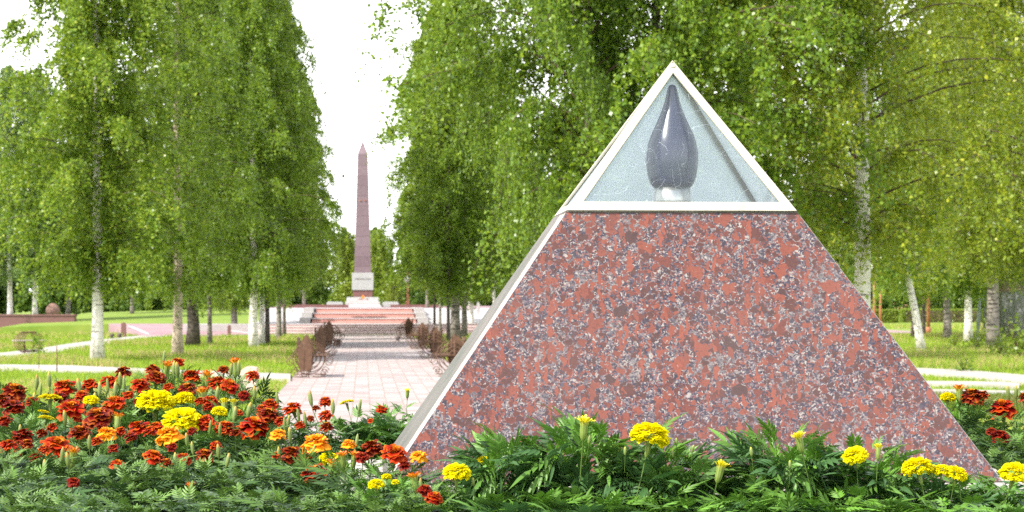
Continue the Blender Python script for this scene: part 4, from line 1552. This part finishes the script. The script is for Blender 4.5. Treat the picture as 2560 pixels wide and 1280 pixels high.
def shrub(px, v, rad, h, n, size, seed, label, mat='leaf_lime', z=0.0):
    e_ = empty('shrub', ((px - 1280) / F * v, v, z))

    def fn(r, n_):
        p = r.normal(0, 1, (n_, 3))
        p /= np.linalg.norm(p, axis=1)[:, None]
        p *= r.uniform(.45, 1.05, (n_, 1))
        p[:, 2] = np.abs(p[:, 2])
        lump = 1 + .25 * np.sin(p[:, 0:1] * 5 + seed) + .2 * np.sin(p[:, 1:2] * 7)
        return p * lump * np.array([rad, rad, h])
    link(bpy.data.objects.new('leaves', leaf_cloud(n, fn, size, M[mat], seed, .0)), e_)
    m_ = MB()
    rs = random.Random(seed)
    for k in range(7):
        a = rs.uniform(0, 6.28)
        m_.tube([(0, 0, 0), (.3 * rad * math.cos(a), .3 * rad * math.sin(a), h * .5), (.7 * rad * math.cos(a), .7 * rad * math.sin(a), h * .9)], [.012, .009, .004], 5)
    m_.build('stems', M['twig'], e_)
    tag(e_, label, 'shrub')


shrub(2548, vy(900), .55, 1.15, 420, .11, 3, 'light green shrub with big loose leaves at the right edge below the tower')
shrub(2500, vy(890), .40, .8, 260, .10, 4, 'low yellow green shrub at the foot of the broad brown grey trunk')
shrub(2440, vy(880), .35, .6, 200, .09, 5, 'small leafy shrub between the sunlit birch and the grey pole')
shrub(2408, vy(928), .28, .34, 260, .06, 6, 'small dark bush on the grass beside the right path', 'leaf')
shrub(2465, vy(858), .4, .9, 240, .10, 7, 'young shrub with yellowish leaves before the grey pole')
shrub(2385, vy(868), .3, .45, 160, .08, 8, 'tuft of broad leaves at the foot of the short visible grey trunk')

# sapling and stake on the left lawn
e_ = empty('sapling', G(97, 929))
m_ = MB()
m_.tube([(0, 0, 0), (.01, 0, .35), (-.01, 0, .70), (0, 0, .92)], [.008, .007, .005, .002], 6)
m_.build('stem', M['twig'], e_)
link(bpy.data.objects.new('leaves', leaf_cloud(70, lambda r, n: np.stack([r.normal(0, .09, n), r.normal(0, .09, n), r.uniform(.42, .92, n)], 1), .10, M['leaf'], 5)), e_)
tag(e_, 'thin sapling with a few dark leaves on the kerb at left', 'sapling')
e_ = G(142, 933)
m_ = MB()
m_.tube([(0, 0, 0), (.004, 0, .3), (-.003, 0, .62)], [.013, .012, .010], 8)
m_.tube([(-.02, 0, .52), (.02, 0, .53)], .008, 6)
tag(m_.build('garden_stake', M['rust'], loc=e_), 'thin rusty stake standing upright right of the sapling', 'stake')

# ------------------------------------------------------------------ stones, walls, lamps on the lawns
m_ = MB()
xa, xb = (-140 - 1280) / F * 120, (186 - 1280) / F * 120
wl = empty('granite_retaining_wall', ((xa + xb) / 2, 120, 0))
m_.box(-(xb - xa) / 2, (xb - xa) / 2, 0, .6, 0, .82)
m_.build('wall_face', M['brown_granite'], wl, .01)
m_ = MB()
m_.box(-(xb - xa) / 2 - .05, (xb - xa) / 2 + .05, -.05, .65, .82, .90)
m_.build('coping', M['brown_granite'], wl, .01)
m_ = MB()
m_.box(-(xb - xa) / 2 - .02, (xb - xa) / 2 + .3, -.25, 0, 0, .13)
m_.build('footing', M['concrete'], wl, .01)
tag(wl, 'long low brown granite wall at the left edge below the white birches', 'wall')
m_ = MB()
m_.lathe([(.22, 0), (.31, .08), (.34, .24), (.30, .44), (.20, .58), (.07, .64)], 12)
bo = m_.build('boulder', mat_plain('boulder_stone', (.20, .11, .085), (.30, .18, .14), 5, .8), loc=((132 - 1280) / F * 121.5, 121.5, .86))
for vtx in bo.data.vertices:
    vtx.co.x *= 1 + .14 * math.sin(vtx.co.z * 7)
    vtx.co.y *= .8
    vtx.co.x += .05 * math.sin(vtx.co.y * 9)
tag(bo, 'rounded brown boulder standing on the brown wall', 'boulder')


def pillar(px, by, w, h, label, mat='brown_granite', v=None, z=0):
    p = G(px, by) if v is None else Vector(((px - 1280) / F * v, v, z))
    mm = MB()
    n = 10
    out = [(-w / 2, 0), (w / 2, 0), (w / 2, h * .8)] + [(w / 2 * math.cos(math.pi * k / n), h * .8 + h * .2 * math.sin(math.pi * k / n)) for k in range(1, n)] + [(-w / 2, h * .8)]
    mm.prism(out, -w * .3, w * .3)
    tag(mm.build('stone_post', M[mat], loc=p, bevel=.01), label, 'stone post')


pillar(309, 842, .22, .66, 'brown stone post with a rounded top between the lawn and the pink plaza')
pillar(573, 838, .16, .52, 'short brown stone post at the foot of the knoll', v=103.4)
pillar(1196, 806, .17, .62, 'white stone post on the slope right of the white trunked birch', 'white_stone', v=118, z=.95)
# the pink marker whose top curves down to one side
p = G(622, 985)
m_ = MB()
out = [(-.16, 0), (.16, 0), (.16, .46)] + [(.16 - .32 * k / 8, .46 + .075 * math.sin(math.pi / 2 * (k / 8)) * (1 - .9 * (k / 8) ** 3) * 1.0 - .10 * (k / 8) ** 2) for k in range(1, 9)]
m_.prism(out, -.045, .045)
tag(m_.build('stone_marker', mat_plain('pink_stone', (.42, .30, .26), (.52, .40, .35), 20, .7), loc=p, rz=R(-12), bevel=.008), 'pinkish stone marker with a curved top behind the red marigolds near the walk', 'stone marker')
# sloping white kerbs on the plaza
for a, c__, lab in (((322, 816), (372, 836), 'white sloping kerb running down the pink plaza beside the stone post'), ((470, 822), (640, 834), 'faint white sloping kerb across the middle of the pink plaza')):
    m_ = MB()
    va, vc = 108.5, 104.3
    A = Vector(((a[0] - 1280) / F * va, va, .39))
    Cc = Vector(((c__[0] - 1280) / F * vc, vc, .06))
    m_.tube([A, (A + Cc) / 2 + Vector((0, 0, .01)), Cc], .07, 4)
    tag(m_.build('sloping_kerb', M['white_stone']), lab, 'kerb')
for (x, y, lab) in ((280, 846, 'small black ground spotlight left of the rounded brown post'), (299, 845, 'small black ground spotlight at the foot of the rounded brown post'), (994, 853, 'small black ground spotlight on the walk near the farthest right bench'), (846, 861, 'small black ground spotlight on the walk near the farthest left bench')):
    e_ = empty('ground_spotlight', G(x, y))
    e_.rotation_euler.z = random.uniform(0, 6)
    m_ = MB()
    m_.box(-.07, .07, -.07, .07, .012, .035)
    m_.build('foot', M['gasket'], e_)
    m_ = MB()
    m_.lathe([(.05, .04), (.085, .08), (.09, .19), (.075, .20)], 12)
    m_.build('lamp_body', M['gasket'], e_)
    tag(e_, lab, 'spotlight', 'black spotlights on the ground')


def lamp(px, v, h, label, z=0.0, head=True):
    e_ = empty('street_lamp', ((px - 1280) / F * v, v, z))
    mm = MB()
    mm.tube([(0, 0, 0), (0, 0, h * .5), (0, 0, h)], [.09, .075, .06], 10)
    mm.lathe([(.13, 0), (.13, .3), (.09, .36)], 10)
    mm.build('post', M['rust_post'], e_)
    if head:
        mm = MB()
        mm.lathe([(.10, h), (.22, h + .12), (.27, h + .32), (.20, h + .5), (.05, h + .56)], 14)
        mm.build('lantern', M['lamp_glass'], e_)
        mm = MB()
        mm.lathe([(.30, h + .50), (.20, h + .60), (.04, h + .66)], 14)
        mm.build('cap', M['rust_post'], e_)
    tag(e_, label, 'street lamp', 'orange lamp posts beyond the right lawn')


lamp(2186, 125, 3.2, 'left of two close orange lamp posts above the short hedge')
lamp(2201, 140, 3.2, 'right of two close orange lamp posts above the short hedge')
lamp(2321, 108, 3.8, 'orange lamp post right of the leaning white birch')
lamp(1019, 150, 1.6, 'low rusty post on the terrace right of the small yellow green tree', 1.27)

# grey pole and banded tower at the right edge
e_ = empty('metal_pole', ((2444 - 1280) / F * 93, 93, 0))
e_.rotation_euler.y = R(2.6)
m_ = MB()
m_.tube([(0, 0, 0), (0, 0, 3), (0, 0, 6.5)], [.085, .075, .06], 12)
m_.build('shaft', M['pole'], e_)
m_ = MB()
m_.lathe([(.16, 0), (.16, .04), (.10, .10)], 12)
m_.build('foot', M['pole'], e_)
m_ = MB()
m_.box(-.09, .09, -.09, -.05, 2.3, 2.55)
m_.build('clamp', M['pole'], e_)
tag(e_, 'grey blue metal pole leaning slightly before the banded tower', 'pole')
e_ = empty('concrete_tower', ((2602 - 1280) / F * 96, 96, 0))
m_ = MB()
m_.lathe([(2.42, 0), (2.42, 2.76), (2.42, 9.0), (2.46, 9.02), (2.46, 9.3)], 64)
m_.build('wall', M['tower'], e_)
m_ = MB()
m_.lathe([(2.425, 2.70), (2.50, 2.72), (2.50, 2.84), (2.425, 2.86)], 64)
m_.build('ring', M['concrete'], e_)
tag(e_, 'round grey and pinkish concrete tower behind the trunks at the right edge', 'tower')

# far house glimpsed between the trunks
e_ = empty('plastered_house', ((2130 - 1280) / F * 235, 235, 0), R(8))
m_ = MB()
m_.box(-7, 7, 0, 8, 0, 5.2)
m_.build('wall', mat_plain('orange_plaster', (.50, .27, .16), (.58, .33, .21), 2, .85), e_)
m_ = MB()
m_.add([(-7.5, -.5, 5.1), (7.5, -.5, 5.1), (7.5, 8.5, 5.1), (-7.5, 8.5, 5.1), (-7.5, 4, 7.6), (7.5, 4, 7.6)], [(0, 1, 5, 4), (2, 3, 4, 5), (0, 4, 3), (1, 2, 5), (0, 3, 2, 1)])
m_.build('roof', mat_plain('grey_roof', (.16, .15, .16), (.24, .22, .22), 3, .8), e_)
for k in range(4):
    m_ = MB()
    m_.box(-5.6 + k * 3.3, -4.3 + k * 3.3, -.06, .02, 1.6, 3.2)
    m_.build('window', M['enamel'], e_)
tag(e_, 'orange plastered house far behind the lamp posts', 'house')

# ------------------------------------------------------------------ iron benches


def ring(mm, c, r_, tube, y, a0=0, a1=360, n=36):
    if a1 - a0 >= 360:
        mm.tube([(c[0] + r_ * math.cos(R(a0 + 360 * k / n)), y, c[1] + r_ * math.sin(R(a0 + 360 * k / n))) for k in range(n)], tube, 6, closed=True)
    else:
        mm.tube([(c[0] + r_ * math.cos(R(a0 + (a1 - a0) * k / n)), y, c[1] + r_ * math.sin(R(a0 + (a1 - a0) * k / n))) for k in range(n + 1)], tube, 6)


def leaf_outline(w, z0, z1):
    n = 14
    left, right = [], []
    for k in range(n + 1):
        s = k / n
        z = z0 + (z1 - z0) * s
        ww = w / 2 * (.70 + .30 * math.sin(math.pi / 2 * min(1, s / .5)))
        if s > .58:
            ww = max(.004, w / 2 * (1 - ((s - .58) / .42) ** 1.55))
        right.append((ww, z))
        left.append((-ww, z))
    return right + left[::-1]


def make_bench():
    e0 = empty('iron_bench', (0, 0, 0))
    L = 1.7
    for y in (-L / 2, L / 2):
        mm = MB()
        for r_ in (.33, .24, .15):
            ring(mm, (-.02, .40), r_, .012, y)
        mm.tube([(-.02, y, .0), (-.02, y, .79)], .014, 6)
        mm.box(-.42, .42, y - .03, y + .03, .455, .475)
        for sgn in (-1, 1):
            # scrolled feet
            pts_ = [(sgn * (.30 + .085 * (1 - k / 26) * math.cos(k * .36)), y, .10 + .085 * (1 - k / 26) * math.sin(k * .36)) for k in range(24)]
            mm.tube(pts_, .010, 6)
            mm.tube([(sgn * .06, y, .03), (sgn * .2, y, .012), (sgn * .33, y, .02)], .011, 6)
            ring(mm, (sgn * .41, .33), .07, .009, y, 0, 360, 16)
        mm.build('end_frame', M['rust'], e0)
        mm = MB()
        mm.prism([(x - .09, z) for x, z in leaf_outline(.30, .13, .89)], y - .055, y - .043)
        mm.tube([(-.11, y - .049, .15), (-.11, y - .058, .5), (-.11, y - .049, .84)], .007, 6)
        mm.build('leaf_panel', M['rust'], e0)
        for lx in (-.16, -.06):
            mm = MB()
            mm.tube([(lx, y - .049, 0), (lx, y - .049, .2)], .011, 6)
            mm.build('leg', M['rust'], e0)
    mm = MB()
    for k in range(6):
        x = -.14 + k * .085
        mm.box(x, x + .065, -L / 2 + .035, L / 2 - .035, .43, .452)
    mm.build('seat', M['rust'], e0)
    mm = MB()
    for k in range(4):
        z = .54 + k * .075
        mm.box(-.215 - k * .014, -.197 - k * .014, -L / 2 + .035, L / 2 - .035, z, z + .055)
    for y in (-.5, 0, .5):
        mm.prism([(-.245 + .0 * z, z) for z in ()] or [(-.262, .45), (-.24, .45), (-.26, .84), (-.282, .84)], y - .02, y + .02)
    mm.build('backrest', M['rust'], e0)
    return e0


b0 = make_bench()
first = True
for (u, v, lab) in ((-1.50, 48.3, 'rusty iron bench with a leaf shaped end panel, nearest on the left of the walk'), (-1.52, 66.5, 'rusty iron bench in the middle of the left row along the walk'), (-1.52, 82, 'rusty iron bench farthest along the left side of the walk'),
                    (1.55, 48.5, 'rusty iron bench partly hidden by the pyramid slope, nearest on the right of the walk'), (1.58, 63.5, 'rusty iron bench with ringed end in the second place on the right of the walk'), (1.55, 76, 'rusty iron bench third on the right of the walk'), (1.5, 97, 'rusty iron bench farthest along the right side of the walk by the steps')):
    o = b0 if first else copy_tree(b0)
    first = False
    o.location = W(u, v, .012)
    o.rotation_euler.z = TH + (math.pi if u > 0 else 0)
    tag(o, lab, 'bench', 'iron benches along the walk')
# hooped round bench on the left lawn
hb = empty('hooped_bench', G(72, 884))
hb.rotation_euler.z = R(28)
m_ = MB()
for k in range(6):
    ring(m_, (-.22 + .09 * k, .36),   .31, .0125, -.28 + .11 * k)
m_.build('hoops', M['rust'], hb)
m_ = MB()
m_.box(-.46, .50, -.30, .30, .385, .42)
m_.build('seat', mat_plain('worn_seat_board', (.22, .17, .14), (.36, .30, .27), 9, .7), hb, .01)
for sx in (-.14, .16):
    m_ = MB()
    m_.tube([(sx, 0, 0), (sx, 0, .39)], .022, 8)
    m_.build('leg', M['rust'], hb)
tag(hb, 'rusty bench of slanting iron hoops beside the garden path on the left lawn', 'bench')

# ------------------------------------------------------------------ grass


def grass_patch():
    r = np.random.default_rng(21)
    n0 = 520000
    # more blades where the lawn is close, none on paving
    v = np.exp(r.uniform(math.log(28), math.log(150), n0))
    x = r.uniform(-.30, .30, n0) * v
    u = (x - AX.x) * math.cos(TH) + v * math.sin(TH)
    py_ = HY + CAMH * F / v
    px_ = 1280 + F * x / v
    keep = np.abs(u) > PW + .03

    def inside(pts, lo, hi):
        a = np.interp(px_, [p[0] for p in lo], [p[1] for p in lo])
        c_ = np.interp(px_, [p[0] for p in hi], [p[1] for p in hi])
        return (py_ < a + .8) & (py_ > c_ - .8)
    keep &= ~((px_ < 560) & inside(0, [(-120, 905), (0, 897), (120, 884), (200, 873), (262, 861), (330, 849), (400, 842.5), (470, 838), (560, 835)], [(-120, 890), (0, 883), (90, 873), (170, 860), (250, 850), (320, 842), (400, 836.5), (470, 833), (560, 830)]))
    keep &= ~((px_ < 727) & inside(0, [(-150, 930), (0, 929.5), (260, 934), (430, 943), (726, 955)], [(-150, 917), (0, 917), (170, 919), (430, 931), (726, 941)]))
    keep &= ~((px_ > 1500) & inside(0, [(1500, 921), (2300, 939), (2430, 948), (2560, 964), (2750, 982)], [(1500, 905), (2300, 921), (2420, 926), (2560, 938), (2750, 950)]))
    keep &= ~((px_ > 1900) & inside(0, [(1900, 985), (2340, 987), (2560, 990), (2750, 992)], [(1900, 974), (2340, 974), (2560, 978), (2750, 981)]))
    keep &= ~((px_ > 1900) & (px_ < 2550) & inside(0, [(1900, 967), (2330, 968), (2500, 971), (2548, 976)], [(1900, 961), (2330, 961), (2500, 963), (2548, 967)]))
    keep &= ~((v > 103) & (u > -10.4 - (v - 104) * .3) & (u < 12))
    keep &= ~((v > 112) & (u > -18.5) & (u < 12))
    keep &= ~((px_ > 2000) & (px_ < 2290) & (py_ < 836) & (py_ > 822))
    x, v = x[keep], v[keep]
    n = len(x)
    f1 = np.sin(x * .9 + 1.3) * np.sin(v * .55) + .6 * np.sin(x * 2.3 + v * .8) + .5 * np.sin(x * .31 - v * .23)
    rough = np.clip(.5 + .35 * f1, 0, 1)
    py_ = HY + CAMH * F / v
    mown = (py_ > 950) | ((x > 0) & (py_ > 935))
    h = (.07 + .20 * rough * r.uniform(.4, 1.1, n)) * np.where(mown, .55, 1)
    az = r.uniform(0, 6.283, n)
    w = np.clip(.0045 + .00009 * v, .005, .016) * r.uniform(.7, 1.3, n)
    lean = r.normal(0, .35, (n, 2)) * h[:, None]
    base = np.stack([x, v, np.zeros(n)], 1)
    sx = np.stack([np.cos(az) * w, np.sin(az) * w, np.zeros(n)], 1)
    V = np.stack([base - sx, base + sx, base + np.stack([lean[:, 0], lean[:, 1], h], 1)], 1).reshape(-1, 3)
    Fc = np.arange(3 * n).reshape(n, 3)
    g1, g2, g3 = np.array((.16, .28, .022)), np.array((.31, .39, .04)), np.array((.48, .35, .18))
    k = r.random(n)[:, None]
    c = g1 * (1 - k) + g2 * k
    seed = (r.random(n) < .42 * np.clip((rough - .40) * 2.2, 0, 1))[:, None]
    c = np.where(seed, g3, c)
    C = np.repeat(c, 3, 0)
    o = bpy.data.objects.new('grass', np_mesh('grass', V, Fc, M['grass'], C))
    link(o)
    tag(o, 'long summer grass with pinkish seed heads covering the lawns', 'grass', kind='stuff')


grass_patch()
